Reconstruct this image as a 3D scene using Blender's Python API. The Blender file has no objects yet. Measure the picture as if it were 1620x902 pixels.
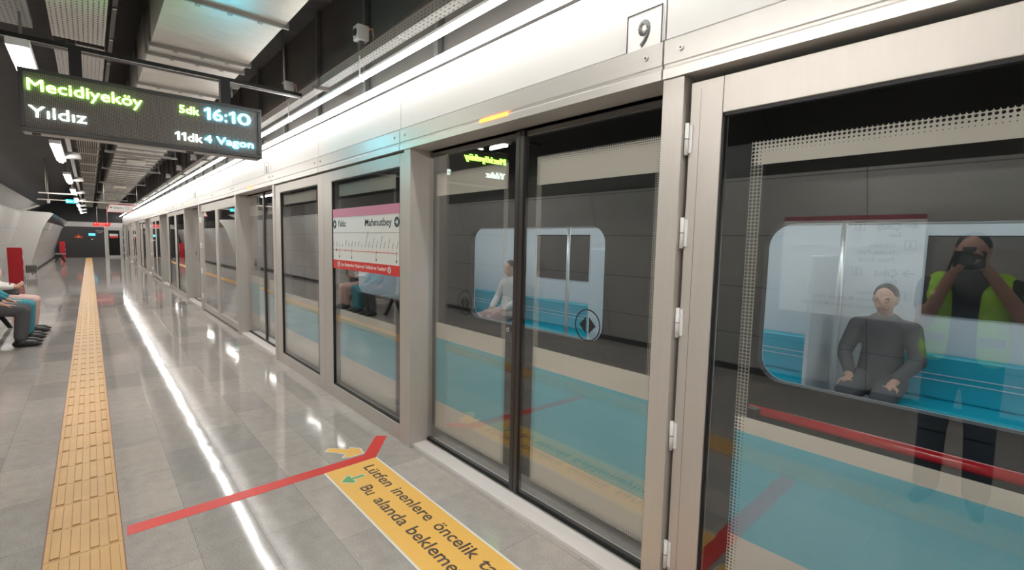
import bpy, bmesh, math, random
from mathutils import Vector, Matrix
random.seed(7)
S = bpy.context.scene
COL = S.collection
PI = math.pi

# ------------------------------------------------------------------ camera
FPX = 761.057
YAW, PIT, ROL = [math.radians(a) for a in (41.25644, -5.00191, 1.23087)]
cy, sy, cp, sp, cr, sr = math.cos(YAW), math.sin(YAW), math.cos(PIT), math.sin(PIT), math.cos(ROL), math.sin(ROL)
Fw = Vector((sy * cp, cy * cp, sp)); R0 = Vector((cy, -sy, 0)); U0 = R0.cross(Fw)
Rt = cr * R0 + sr * U0; Up = -sr * R0 + cr * U0
cam = bpy.data.cameras.new('camera'); cam_o = bpy.data.objects.new('camera', cam); COL.objects.link(cam_o)
M = Matrix.Identity(4)
for i in range(3):
    M[i][0] = Rt[i]; M[i][1] = Up[i]; M[i][2] = -Fw[i]
M[2][3] = 1.6
cam_o.matrix_world = M
cam.sensor_width = 36; cam.lens = 36 * FPX / 1620; cam.clip_start = 0.02; cam.clip_end = 200
S.camera = cam_o

# ------------------------------------------------------------------ light set-up
S.view_settings.view_transform = 'Standard'; S.view_settings.look = 'None'
S.view_settings.gamma = 1; S.view_settings.use_curve_mapping = False
S.view_settings.exposure = 0.5
TUBE_EMIT = 31.0        # long tube row above the screen doors
FIX_EMIT = 77.0         # ceiling fixtures on the wall side
LED_EMIT = 13.0
TRAIN_EMIT = 3.9
w = bpy.data.worlds.new('world'); S.world = w; w.use_nodes = True
w.node_tree.nodes['Background'].inputs[0].default_value = (0.85, 0.9, 1, 1)
w.node_tree.nodes['Background'].inputs[1].default_value = 0.02

# ------------------------------------------------------------------ materials
MATS = {}
def nmat(name):
    m = bpy.data.materials.new(name); m.use_nodes = True
    MATS[name] = m
    return m, m.node_tree.nodes, m.node_tree.links, m.node_tree.nodes['Principled BSDF']

def mathn(N, L, op, a, b=None, c=None, clamp=False):
    n = N.new('ShaderNodeMath'); n.operation = op; n.use_clamp = clamp
    for i, v in enumerate((a, b, c)):
        if v is None: continue
        if isinstance(v, (int, float)): n.inputs[i].default_value = v
        else: L.new(v, n.inputs[i])
    return n.outputs[0]

def simple(name, col, rough=0.5, metal=0.0, spec=0.5, emit=None, estr=0, noise=0.0, nscale=20, bump=0.0, bscale=60, coat=0.0, stretch=None):
    m, N, L, P = nmat(name)
    c = (*col, 1)
    P.inputs['Base Color'].default_value = c
    P.inputs['Roughness'].default_value = rough
    P.inputs['Metallic'].default_value = metal
    P.inputs['Specular IOR Level'].default_value = spec
    P.inputs['Coat Weight'].default_value = coat
    if emit:
        P.inputs['Emission Color'].default_value = (*emit, 1); P.inputs['Emission Strength'].default_value = estr
    if noise or bump:
        tc = N.new('ShaderNodeTexCoord'); mp = N.new('ShaderNodeMapping'); L.new(tc.outputs['Object'], mp.inputs[0])
        if stretch: mp.inputs['Scale'].default_value = stretch
    if noise:
        nt = N.new('ShaderNodeTexNoise'); nt.inputs['Scale'].default_value = nscale; nt.inputs['Detail'].default_value = 5
        L.new(mp.outputs[0], nt.inputs['Vector'])
        mx = N.new('ShaderNodeMix'); mx.data_type = 'RGBA'
        mx.inputs[6].default_value = tuple(x * (1 - noise) for x in col) + (1,)
        mx.inputs[7].default_value = tuple(min(1, x * (1 + noise)) for x in col) + (1,)
        L.new(nt.outputs[0], mx.inputs[0]); L.new(mx.outputs[2], P.inputs['Base Color'])
    if bump:
        nt2 = N.new('ShaderNodeTexNoise'); nt2.inputs['Scale'].default_value = bscale; nt2.inputs['Detail'].default_value = 4
        L.new(mp.outputs[0], nt2.inputs['Vector'])
        b = N.new('ShaderNodeBump'); b.inputs['Strength'].default_value = bump; b.inputs['Distance'].default_value = 0.005
        L.new(nt2.outputs[0], b.inputs['Height']); L.new(b.outputs[0], P.inputs['Normal'])
    return m

simple('alu', (0.56, 0.525, 0.485), 0.42, 0.35, 0.5, noise=0.05, nscale=6, stretch=(8, 8, 0.5))
simple('alu_header', (0.60, 0.58, 0.55), 0.36, 0.4, 0.5, noise=0.04, nscale=6, stretch=(4, 0.4, 8))
simple('alu_dark', (0.30, 0.27, 0.25), 0.4, 0.5)
simple('white_panel', (0.68, 0.67, 0.655), 0.35, 0, 0.5)
simple('panel_grey', (0.55, 0.54, 0.52), 0.3)
simple('steel', (0.62, 0.61, 0.59), 0.3, 0.8)
simple('threshold', (0.80, 0.76, 0.74), 0.5, 0.0, noise=0.06, nscale=8, stretch=(12, 0.6, 1))
simple('black', (0.012, 0.012, 0.013), 0.5)
simple('black_metal', (0.02, 0.02, 0.022), 0.35, 0.3, noise=0.2)
simple('stile_dark', (0.045, 0.038, 0.036), 0.35, 0.2)
simple('gasket', (0.01, 0.01, 0.01), 0.6)
simple('board_frame', (0.055, 0.055, 0.055), 0.4, 0.2)
simple('board_under', (0.42, 0.41, 0.39), 0.4, 0.3)
simple('white', (0.82, 0.82, 0.80), 0.4)
simple('poster_white', (0.80, 0.79, 0.77), 0.45)
simple('poster_pink', (0.62, 0.22, 0.33), 0.45)
simple('poster_red', (0.72, 0.035, 0.03), 0.45)
simple('burgundy', (0.30, 0.03, 0.06), 0.4)
simple('ink', (0.02, 0.05, 0.06), 0.5)
simple('ink_grey', (0.12, 0.12, 0.12), 0.5)
simple('ink_dark', (0.015, 0.015, 0.015), 0.5)
simple('red_sign', (0.75, 0.03, 0.03), 0.4, emit=(0.75, 0.03, 0.03), estr=0.15)
simple('red_cab', (0.42, 0.006, 0.014), 0.35)
simple('red_bar', (0.50, 0.008, 0.014), 0.22, coat=0.5)
simple('tape_red', (0.72, 0.045, 0.035), 0.38)
simple('decal_yellow', (0.93, 0.55, 0.13), 0.42)
simple('decal_white', (0.82, 0.82, 0.80), 0.42)
simple('decal_green', (0.16, 0.42, 0.16), 0.45)
simple('decal_ink', (0.13, 0.085, 0.06), 0.5)
simple('galv', (0.56, 0.53, 0.48), 0.38, 0.55, noise=0.16, nscale=5, bump=0.15, bscale=4, stretch=(1, 3, 1))
simple('galv_dark', (0.25, 0.24, 0.22), 0.45, 0.6)
simple('fitting_white', (0.75, 0.75, 0.75), 0.4)
simple('cable_pink', (0.55, 0.28, 0.2), 0.5)
simple('upper_wall', (0.115, 0.108, 0.100), 0.75, noise=0.15, nscale=3, bump=0.2, bscale=30)
simple('upper_post', (0.16, 0.16, 0.155), 0.5, 0.3)
simple('track_dark', (0.03, 0.03, 0.03), 0.8)
simple('end_dark', (0.028, 0.028, 0.029), 0.35, noise=0.1)
simple('train_body', (0.02, 0.02, 0.021), 0.4)  # near-black colour stands in for shade on the unlit train exterior
simple('train_white', (0.72, 0.75, 0.77), 0.4)
simple('train_teal', (0.0, 0.42, 0.55), 0.4, coat=0.2)
simple('train_floor', (0.25, 0.26, 0.27), 0.4)
simple('train_black_glass', (0.012, 0.012, 0.014), 0.1)
simple('skin', (0.55, 0.30, 0.21), 0.5, noise=0.06, nscale=30)
simple('hair_dark', (0.02, 0.015, 0.012), 0.6, bump=0.5, bscale=150)
simple('cloth_grey', (0.085, 0.085, 0.09), 0.85, bump=0.5, bscale=25)
simple('cloth_teal', (0.04, 0.24, 0.30), 0.85, bump=0.5, bscale=25)
simple('cloth_pink', (0.62, 0.42, 0.38), 0.85, bump=0.5, bscale=25)
simple('cloth_white', (0.72, 0.68, 0.64), 0.85, bump=0.5, bscale=25)
simple('cloth_black', (0.018, 0.018, 0.02), 0.8, bump=0.5, bscale=25)
simple('cloth_orange', (0.72, 0.38, 0.16), 0.85, bump=0.5, bscale=25)
simple('cloth_navy', (0.03, 0.05, 0.09), 0.8, bump=0.5, bscale=25)
simple('cloth_blue', (0.10, 0.28, 0.48), 0.8, bump=0.5, bscale=25)
simple('hi_vis', (0.50, 0.95, 0.06), 0.7, bump=0.3, bscale=30)
simple('shoe', (0.015, 0.014, 0.014), 0.45)
simple('bench_metal', (0.35, 0.35, 0.35), 0.3, 0.8)
simple('band_dark', (0.03, 0.03, 0.03), 0.15, 0.0)
simple('tube', (1, 1, 1), 0.5, emit=(1.0, 0.975, 0.94), estr=TUBE_EMIT)
simple('fixture_tube', (1, 1, 1), 0.5, emit=(1.0, 0.96, 0.91), estr=FIX_EMIT)
simple('orange_led', (1, 0.3, 0.05), 0.5, emit=(1.0, 0.22, 0.04), estr=2.6)
simple('led_green', (0.2, 0.2, 0.2), 0.5, emit=(0.38, 1.0, 0.10), estr=LED_EMIT * 1.3)
simple('led_cyan', (0.2, 0.2, 0.2), 0.5, emit=(0.10, 0.72, 1.0), estr=LED_EMIT * 2.2)
simple('teal_sign', (0.0, 0.3, 0.33), 0.4, emit=(0.0, 0.45, 0.50), estr=1.0)
simple('screen_blue', (0.05, 0.3, 0.4), 0.3, emit=(0.1, 0.55, 0.7), estr=1.2)
simple('train_lamp', (1, 1, 1), 0.5, emit=(0.85, 0.95, 1.0), estr=TRAIN_EMIT)

def floor_mat():
    m, N, L, P = nmat('granite_floor')
    tc = N.new('ShaderNodeTexCoord')
    mp = N.new('ShaderNodeMapping'); L.new(tc.outputs['Object'], mp.inputs[0])
    mp.inputs['Rotation'].default_value = (0, 0, -PI / 2)      # bricks run along Y
    mp.inputs['Location'].default_value = (0.335, 0.065, 0)
    br = N.new('ShaderNodeTexBrick'); L.new(mp.outputs[0], br.inputs['Vector'])
    br.inputs['Scale'].default_value = 1; br.offset = 0.5
    br.inputs['Brick Width'].default_value = 0.61; br.inputs['Row Height'].default_value = 0.29
    br.inputs['Mortar Size'].default_value = 0.0016; br.inputs['Mortar Smooth'].default_value = 0.2
    br.inputs['Color1'].default_value = (0, 0, 0, 1); br.inputs['Color2'].default_value = (1, 1, 1, 1)
    br.inputs['Mortar'].default_value = (0.5, 0.5, 0.5, 1)
    # tile tone
    rmp = N.new('ShaderNodeValToRGB'); L.new(br.outputs['Color'], rmp.inputs[0])
    e = rmp.color_ramp.elements
    e[0].color = (0.355, 0.335, 0.318, 1); e[1].color = (0.49, 0.44, 0.40, 1)
    k = e.new(0.5); k.color = (0.425, 0.392, 0.365, 1)
    # big patches
    n0 = N.new('ShaderNodeTexNoise'); n0.inputs['Scale'].default_value = 0.8; L.new(tc.outputs['Object'], n0.inputs['Vector'])
    # grain
    n1 = N.new('ShaderNodeTexNoise'); n1.inputs['Scale'].default_value = 170; n1.inputs['Detail'].default_value = 6; n1.inputs['Roughness'].default_value = 0.75
    L.new(tc.outputs['Object'], n1.inputs['Vector'])
    n2 = N.new('ShaderNodeTexNoise'); n2.inputs['Scale'].default_value = 14; n2.inputs['Detail'].default_value = 6
    mp2 = N.new('ShaderNodeMapping'); mp2.inputs['Scale'].default_value = (1.0, 0.8, 1); L.new(tc.outputs['Object'], mp2.inputs[0])
    L.new(mp2.outputs[0], n2.inputs['Vector'])
    v = mathn(N, L, 'ADD', mathn(N, L, 'MULTIPLY', n1.outputs[0], 2.3), mathn(N, L, 'MULTIPLY', n2.outputs[0], 0.35))
    v = mathn(N, L, 'ADD', v, mathn(N, L, 'MULTIPLY', n0.outputs[0], 0.3))
    v = mathn(N, L, 'ADD', v, -0.44)
    mx = N.new('ShaderNodeMix'); mx.data_type = 'RGBA'; mx.blend_type = 'MULTIPLY'; mx.inputs[0].default_value = 1
    L.new(rmp.outputs[0], mx.inputs[6]); L.new(v, mx.inputs[7])
    mo = N.new('ShaderNodeMix'); mo.data_type = 'RGBA'; L.new(mathn(N, L, 'MULTIPLY', br.outputs['Fac'], 0.55), mo.inputs[0])
    L.new(mx.outputs[2], mo.inputs[6]); mo.inputs[7].default_value = (0.13, 0.125, 0.12, 1)
    L.new(mo.outputs[2], P.inputs['Base Color'])
    P.inputs['Roughness'].default_value = 0.07
    P.inputs['Specular IOR Level'].default_value = 0.72
    # gentle unevenness of every tile, so the mirrored tubes waver
    nb = N.new('ShaderNodeTexNoise'); nb.inputs['Scale'].default_value = 2.2; nb.inputs['Detail'].default_value = 2
    L.new(tc.outputs['Object'], nb.inputs['Vector'])
    h = mathn(N, L, 'ADD', mathn(N, L, 'MULTIPLY', nb.outputs[0], 1.0), mathn(N, L, 'MULTIPLY', n1.outputs[0], 0.006))
    h = mathn(N, L, 'SUBTRACT', h, mathn(N, L, 'MULTIPLY', br.outputs['Fac'], 0.05))
    b = N.new('ShaderNodeBump'); b.inputs['Strength'].default_value = 0.35; b.inputs['Distance'].default_value = 0.006
    L.new(h, b.inputs['Height']); L.new(b.outputs[0], P.inputs['Normal'])
    return m
floor_mat()

def panel_wall():
    m, N, L, P = nmat('wall_panels')
    tc = N.new('ShaderNodeTexCoord')
    sx = N.new('ShaderNodeSeparateXYZ'); L.new(tc.outputs['Object'], sx.inputs[0])
    def seam(v, pitch, off, wd):
        f = mathn(N, L, 'FRACT', mathn(N, L, 'DIVIDE', mathn(N, L, 'ADD', v, off), pitch))
        return mathn(N, L, 'LESS_THAN', f, wd / pitch)
    s = mathn(N, L, 'MAXIMUM', seam(sx.outputs['Y'], 1.8, 20.3, 0.010), seam(sx.outputs['Z'], 0.62, 0.12, 0.010))
    nt = N.new('ShaderNodeTexNoise'); nt.inputs['Scale'].default_value = 1.4; L.new(tc.outputs['Object'], nt.inputs['Vector'])
    r = N.new('ShaderNodeValToRGB'); L.new(nt.outputs[0], r.inputs[0])
    r.color_ramp.elements[0].color = (0.40, 0.395, 0.385, 1); r.color_ramp.elements[1].color = (0.55, 0.54, 0.52, 1)
    mx = N.new('ShaderNodeMix'); mx.data_type = 'RGBA'; L.new(s, mx.inputs[0]); L.new(r.outputs[0], mx.inputs[6])
    mx.inputs[7].default_value = (0.10, 0.10, 0.10, 1); L.new(mx.outputs[2], P.inputs['Base Color'])
    P.inputs['Roughness'].default_value = 0.28; P.inputs['Metallic'].default_value = 0.15
    b = N.new('ShaderNodeBump'); b.inputs['Strength'].default_value = 0.12; b.inputs['Distance'].default_value = 0.02
    L.new(nt.outputs[0], b.inputs['Height']); L.new(b.outputs[0], P.inputs['Normal'])
panel_wall()

def vault_mat():
    m, N, L, P = nmat('vault_black')
    tc = N.new('ShaderNodeTexCoord'); sx = N.new('ShaderNodeSeparateXYZ'); L.new(tc.outputs['Object'], sx.inputs[0])
    f = mathn(N, L, 'SINE', mathn(N, L, 'MULTIPLY', sx.outputs['Y'], 80))
    f2 = mathn(N, L, 'FRACT', mathn(N, L, 'DIVIDE', sx.outputs['Y'], 2.4))
    seam = mathn(N, L, 'LESS_THAN', f2, 0.02)
    nt = N.new('ShaderNodeTexNoise'); nt.inputs['Scale'].default_value = 2; nt.inputs['Detail'].default_value = 6
    L.new(tc.outputs['Object'], nt.inputs['Vector'])
    r = N.new('ShaderNodeValToRGB'); L.new(nt.outputs[0], r.inputs[0])
    r.color_ramp.elements[0].color = (0.016, 0.015, 0.015, 1); r.color_ramp.elements[1].color = (0.045, 0.042, 0.04, 1)
    mx = N.new('ShaderNodeMix'); mx.data_type = 'RGBA'; L.new(seam, mx.inputs[0]); L.new(r.outputs[0], mx.inputs[6])
    mx.inputs[7].default_value = (0.006, 0.006, 0.006, 1); L.new(mx.outputs[2], P.inputs['Base Color'])
    P.inputs['Roughness'].default_value = 0.55
    b = N.new('ShaderNodeBump'); b.inputs['Strength'].default_value = 0.12; b.inputs['Distance'].default_value = 0.02
    L.new(f, b.inputs['Height']); L.new(b.outputs[0], P.inputs['Normal'])
vault_mat()

def glass_mat():
    m, N, L, P = nmat('door_glass')
    N.remove(P)
    out = [n for n in N if n.type == 'OUTPUT_MATERIAL'][0]
    tr = N.new('ShaderNodeBsdfTransparent'); tr.inputs[0].default_value = (0.965, 0.98, 0.975, 1)
    gl = N.new('ShaderNodeBsdfGlossy'); gl.inputs['Roughness'].default_value = 0.0; gl.inputs[0].default_value = (1, 1, 1, 1)
    geo = N.new('ShaderNodeNewGeometry')
    ior = mathn(N, L, 'ADD', 1.52, mathn(N, L, 'MULTIPLY', geo.outputs['Backfacing'], 1 / 1.52 - 1.52))
    fr = N.new('ShaderNodeFresnel'); L.new(ior, fr.inputs[0])
    k = mathn(N, L, 'ADD', mathn(N, L, 'MULTIPLY', fr.outputs[0], 1.6), 0.015, clamp=True)
    mx = N.new('ShaderNodeMixShader'); L.new(k, mx.inputs[0]); L.new(tr.outputs[0], mx.inputs[1]); L.new(gl.outputs[0], mx.inputs[2])
    L.new(mx.outputs[0], out.inputs[0])
glass_mat()

def film_mat(name, y0, y1, zt, zbt, zl, zb, bl1, bl0, cell=0.011, opac=0.86, band_full=0.0):
    """Printed film: frosted band on top, clear middle with dotted margins, frosted foot with a blue band."""
    m, N, L, P = nmat(name)
    out = [n for n in N if n.type == 'OUTPUT_MATERIAL'][0]
    tc = N.new('ShaderNodeTexCoord'); sx = N.new('ShaderNodeSeparateXYZ'); L.new(tc.outputs['Object'], sx.inputs[0])
    y, z = sx.outputs['Y'], sx.outputs['Z']
    MN = lambda a, b: mathn(N, L, 'MINIMUM', a, b)
    SB = lambda a, b: mathn(N, L, 'SUBTRACT', a, b)
    dy = MN(SB(y, y0), SB(y1, y))
    d = MN(dy, MN(SB(zt, z), SB(z, zb)))
    inb = mathn(N, L, 'MAXIMUM', mathn(N, L, 'GREATER_THAN', z, zbt), mathn(N, L, 'LESS_THAN', z, zl))
    inb = mathn(N, L, 'MINIMUM', inb, 1.0)
    Rb = mathn(N, L, 'MULTIPLY', SB(1.0, mathn(N, L, 'DIVIDE', d, 0.055, clamp=True)), 0.46)
    side = mathn(N, L, 'LESS_THAN', dy, 0.042)
    Rm = SB(0.9, mathn(N, L, 'MULTIPLY', side, 0.50))
    R = mathn(N, L, 'ADD', mathn(N, L, 'MULTIPLY', inb, Rb), mathn(N, L, 'MULTIPLY', SB(1.0, inb), Rm))
    fy = SB(mathn(N, L, 'FRACT', mathn(N, L, 'DIVIDE', y, cell)), 0.5)
    fz = SB(mathn(N, L, 'FRACT', mathn(N, L, 'DIVIDE', z, cell)), 0.5)
    r = mathn(N, L, 'SQRT', mathn(N, L, 'ADD', mathn(N, L, 'MULTIPLY', fy, fy), mathn(N, L, 'MULTIPLY', fz, fz)))
    a = mathn(N, L, 'MULTIPLY', mathn(N, L, 'GREATER_THAN', r, R), mathn(N, L, 'GREATER_THAN', d, 0.0))
    a = mathn(N, L, 'MULTIPLY', a, mathn(N, L, 'ADD', mathn(N, L, 'MULTIPLY', inb, opac - 0.35), 0.35))
    blue = mathn(N, L, 'MULTIPLY', mathn(N, L, 'GREATER_THAN', z, bl0), mathn(N, L, 'LESS_THAN', z, bl1))
    mx = N.new('ShaderNodeMix'); mx.data_type = 'RGBA'; L.new(blue, mx.inputs[0])
    mx.inputs[6].default_value = (0.72, 0.665, 0.60, 1); mx.inputs[7].default_value = (0.19, 0.53, 0.64, 1)
    P.inputs['Roughness'].default_value = 0.7; P.inputs['Specular IOR Level'].default_value = 0.1
    L.new(mx.outputs[2], P.inputs['Base Color'])
    tr = N.new('ShaderNodeBsdfTransparent')
    ms = N.new('ShaderNodeMixShader'); L.new(a, ms.inputs[0]); L.new(tr.outputs[0], ms.inputs[1]); L.new(P.outputs[0], ms.inputs[2])
    L.new(ms.outputs[0], out.inputs[0])
film_mat('film_leaf', 0.125, 0.955, 2.10, 1.937, 0.985, 0.15, 0.865, 0.37)
film_mat('film_fixed', 0.115, 1.28, 2.125, 2.012, 0.915, 0.185, 0.82, 0.45)
film_mat('film_exit', 0.108, 1.32, 1.992, 1.905, 0.955, 0.15, 0.895, 0.475, cell=0.0135)

def perf_mat(name, col, px, py, axis=('X', 'Y'), rad=0.28, metal=0.5):
    m, N, L, P = nmat(name)
    out = [n for n in N if n.type == 'OUTPUT_MATERIAL'][0]
    tc = N.new('ShaderNodeTexCoord'); sx = N.new('ShaderNodeSeparateXYZ'); L.new(tc.outputs['Object'], sx.inputs[0])
    fa = mathn(N, L, 'SUBTRACT', mathn(N, L, 'FRACT', mathn(N, L, 'DIVIDE', sx.outputs[axis[0]], px)), 0.5)
    fb = mathn(N, L, 'SUBTRACT', mathn(N, L, 'FRACT', mathn(N, L, 'DIVIDE', sx.outputs[axis[1]], py)), 0.5)
    h = mathn(N, L, 'MULTIPLY', mathn(N, L, 'LESS_THAN', mathn(N, L, 'ABSOLUTE', fa), rad * 0.7),
              mathn(N, L, 'LESS_THAN', mathn(N, L, 'ABSOLUTE', fb), rad))
    P.inputs['Base Color'].default_value = (*col, 1); P.inputs['Metallic'].default_value = metal; P.inputs['Roughness'].default_value = 0.4
    tr = N.new('ShaderNodeBsdfTransparent')
    ms = N.new('ShaderNodeMixShader'); L.new(h, ms.inputs[0]); L.new(P.outputs[0], ms.inputs[1]); L.new(tr.outputs[0], ms.inputs[2])
    L.new(ms.outputs[0], out.inputs[0])
perf_mat('tray_perf', (0.55, 0.55, 0.53), 0.030, 0.052, rad=0.22)
perf_mat('tray_side_perf', (0.42, 0.40, 0.37), 0.022, 0.045, ('Z', 'Y'))
perf_mat('tray_ribbed', (0.55, 0.53, 0.48), 0.032, 2.0, ('X', 'Y'), 0.45)

def led_panel_mat():
    m, N, L, P = nmat('led_matrix')
    tc = N.new('ShaderNodeTexCoord'); sx = N.new('ShaderNodeSeparateXYZ'); L.new(tc.outputs['Object'], sx.inputs[0])
    fa = mathn(N, L, 'ABSOLUTE', mathn(N, L, 'SUBTRACT', mathn(N, L, 'FRACT', mathn(N, L, 'DIVIDE', sx.outputs['X'], 0.010)), 0.5))
    fb = mathn(N, L, 'ABSOLUTE', mathn(N, L, 'SUBTRACT', mathn(N, L, 'FRACT', mathn(N, L, 'DIVIDE', sx.outputs['Z'], 0.010)), 0.5))
    v = mathn(N, L, 'LESS_THAN', mathn(N, L, 'MAXIMUM', fa, fb), 0.33)
    mx = N.new('ShaderNodeMix'); mx.data_type = 'RGBA'; L.new(v, mx.inputs[0])
    mx.inputs[6].default_value = (0.045, 0.04, 0.038, 1); mx.inputs[7].default_value = (0.25, 0.225, 0.205, 1)
    L.new(mx.outputs[2], P.inputs['Base Color']); P.inputs['Roughness'].default_value = 0.6
led_panel_mat()

def tactile_mat():
    m, N, L, P = nmat('tactile_yellow')
    tc = N.new('ShaderNodeTexCoord')
    nt = N.new('ShaderNodeTexNoise'); nt.inputs['Scale'].default_value = 5; nt.inputs['Detail'].default_value = 8
    L.new(tc.outputs['Object'], nt.inputs['Vector'])
    r = N.new('ShaderNodeValToRGB'); L.new(nt.outputs[0], r.inputs[0])
    r.color_ramp.elements[0].color = (0.52, 0.29, 0.085, 1); r.color_ramp.elements[1].color = (0.66, 0.39, 0.13, 1)
    L.new(r.outputs[0], P.inputs['Base Color']); P.inputs['Roughness'].default_value = 0.45
tactile_mat()
simple('tactile_edge', (0.28, 0.13, 0.09), 0.6)

# ------------------------------------------------------------------ mesh helpers
ORD = ['nearest', 'second', 'third', 'fourth', 'fifth', 'sixth', 'seventh', 'eighth', 'ninth', 'tenth', 'eleventh', 'twelfth', 'thirteenth', 'fourteenth',
       'fifteenth', 'sixteenth', 'seventeenth', 'eighteenth', 'nineteenth', 'twentieth', 'twenty-first', 'twenty-second', 'twenty-third', 'twenty-fourth',
       'twenty-fifth', 'twenty-sixth', 'twenty-seventh', 'twenty-eighth', 'twenty-ninth', 'thirtieth', 'thirty-first', 'thirty-second', 'thirty-third']
class MB:
    def __init__(s): s.bm = bmesh.new()
    def box(s, x0, x1, y0, y1, z0, z1, mi=0):
        v = [s.bm.verts.new((x, y, z)) for x in (x0, x1) for y in (y0, y1) for z in (z0, z1)]
        for f in ((0, 1, 3, 2), (4, 6, 7, 5), (0, 4, 5, 1), (2, 3, 7, 6), (0, 2, 6, 4), (1, 5, 7, 3)):
            fc = s.bm.faces.new([v[i] for i in f]); fc.material_index = mi
        return s
    def cyl(s, p0, p1, r0, r1=None, n=16, cap=True, mi=0, smooth=True):
        r1 = r0 if r1 is None else r1
        p0 = Vector(p0); p1 = Vector(p1); d = (p1 - p0).normalized()
        a = d.orthogonal().normalized(); b = d.cross(a)
        A = [s.bm.verts.new(p0 + r0 * (math.cos(t) * a + math.sin(t) * b)) for t in [2 * PI * i / n for i in range(n)]]
        B = [s.bm.verts.new(p1 + r1 * (math.cos(t) * a + math.sin(t) * b)) for t in [2 * PI * i / n for i in range(n)]]
        for i in range(n):
            f = s.bm.faces.new((A[i], A[(i + 1) % n], B[(i + 1) % n], B[i])); f.smooth = smooth; f.material_index = mi
        if cap:
            f = s.bm.faces.new(A[::-1]); f.material_index = mi
            f = s.bm.faces.new(B); f.material_index = mi
        return s
    def tube(s, pts, r, n=8):
        for a, b in zip(pts, pts[1:]): s.cyl(a, b, r, n=n)
        for p in pts[1:-1]: s.ell(p, (r, r, r), 8, 6)
        return s
    def ell(s, c, r, u=16, v=10, rot=None):
        mt = Matrix.Translation(Vector(c))
        if rot is not None: mt = mt @ rot
        mt = mt @ Matrix.Diagonal((*r, 1))
        g = bmesh.ops.create_uvsphere(s.bm, u_segments=u, v_segments=v, radius=1, matrix=mt)
        for vv in g['verts']:
            for f in vv.link_faces: f.smooth = True
        return s
    def limb(s, p0, p1, r0, r1):
        s.cyl(p0, p1, r0, r1, 16); s.ell(p0, (r0,) * 3); s.ell(p1, (r1,) * 3)
        return s
    def prism(s, pts, o, u, v, nrm, h, mi=0):
        """polygon pts in plane (o,u,v) extruded h along nrm"""
        o, u, v, nrm = map(Vector, (o, u, v, nrm))
        A = [s.bm.verts.new(o + a * u + b * v) for a, b in pts]
        B = [s.bm.verts.new(o + a * u + b * v + h * nrm) for a, b in pts]
        n = len(pts)
        for f in (A[::-1], B): s.bm.faces.new(f).material_index = mi
        for i in range(n): s.bm.faces.new((A[i], A[(i + 1) % n], B[(i + 1) % n], B[i])).material_index = mi
        return s
    def strip_y(s, prof, y0, y1, closed=True):
        """profile (x,z) swept along Y"""
        return s.prism(prof, (0, y0, 0), (1, 0, 0), (0, 0, 1), (0, 1, 0), y1 - y0)
    def text(s, st, o, right, up, cap, width=None, bold=0.0, align='L', depth=0.0015, mi=0, shear=0.0):
        cu = bpy.data.curves.new('t', 'FONT'); cu.body = st; cu.size = 1; cu.offset = bold; cu.extrude = 0.0; cu.shear = shear
        cu.resolution_u = 3
        ob = bpy.data.objects.new('t', cu); COL.objects.link(ob)
        me = bpy.data.meshes.new_from_object(ob.evaluated_get(bpy.context.evaluated_depsgraph_get()))
        bpy.data.objects.remove(ob); bpy.data.curves.remove(cu)
        if not len(me.vertices): return s
        xs = [v.co.x for v in me.vertices]; x0, x1 = min(xs), max(xs)
        sc = cap / 0.7
        sx = width / (x1 - x0) if width else sc
        off = {'L': -x0, 'C': -(x0 + x1) / 2, 'R': -x1}[align]
        o, right, up = Vector(o), Vector(right).normalized(), Vector(up).normalized(); nrm = right.cross(up)
        b2 = bmesh.new(); b2.from_mesh(me)
        bmesh.ops.dissolve_limit(b2, angle_limit=0.02, verts=b2.verts[:], edges=b2.edges[:])
        g = bmesh.ops.extrude_face_region(b2, geom=b2.faces[:])
        top = {v for v in g['geom'] if isinstance(v, bmesh.types.BMVert)}
        for v in b2.verts:
            h = depth if v in top else 0
            v.co = o + right * ((v.co.x + off) * sx) + up * (v.co.y * sc) + nrm * h
        for f in b2.faces: f.material_index = mi
        m2 = bpy.data.meshes.new('tt'); b2.to_mesh(m2); b2.free()
        s.bm.from_mesh(m2)
        bpy.data.meshes.remove(m2); bpy.data.meshes.remove(me)
        return s
    def build(s, name, mat, parent=None, loc=None, bevel=0.0, normals=True):
        if normals: bmesh.ops.recalc_face_normals(s.bm, faces=s.bm.faces[:])
        me = bpy.data.meshes.new(name); s.bm.to_mesh(me); s.bm.free()
        for mm in (mat if isinstance(mat, (list, tuple)) else [mat]): me.materials.append(MATS[mm])
        o = bpy.data.objects.new(name, me); COL.objects.link(o)
        if parent: o.parent = parent
        if loc: o.location = loc
        if bevel:
            b = o.modifiers.new('bevel', 'BEVEL'); b.width = bevel; b.segments = 2; b.limit_method = 'ANGLE'
        return o

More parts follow.
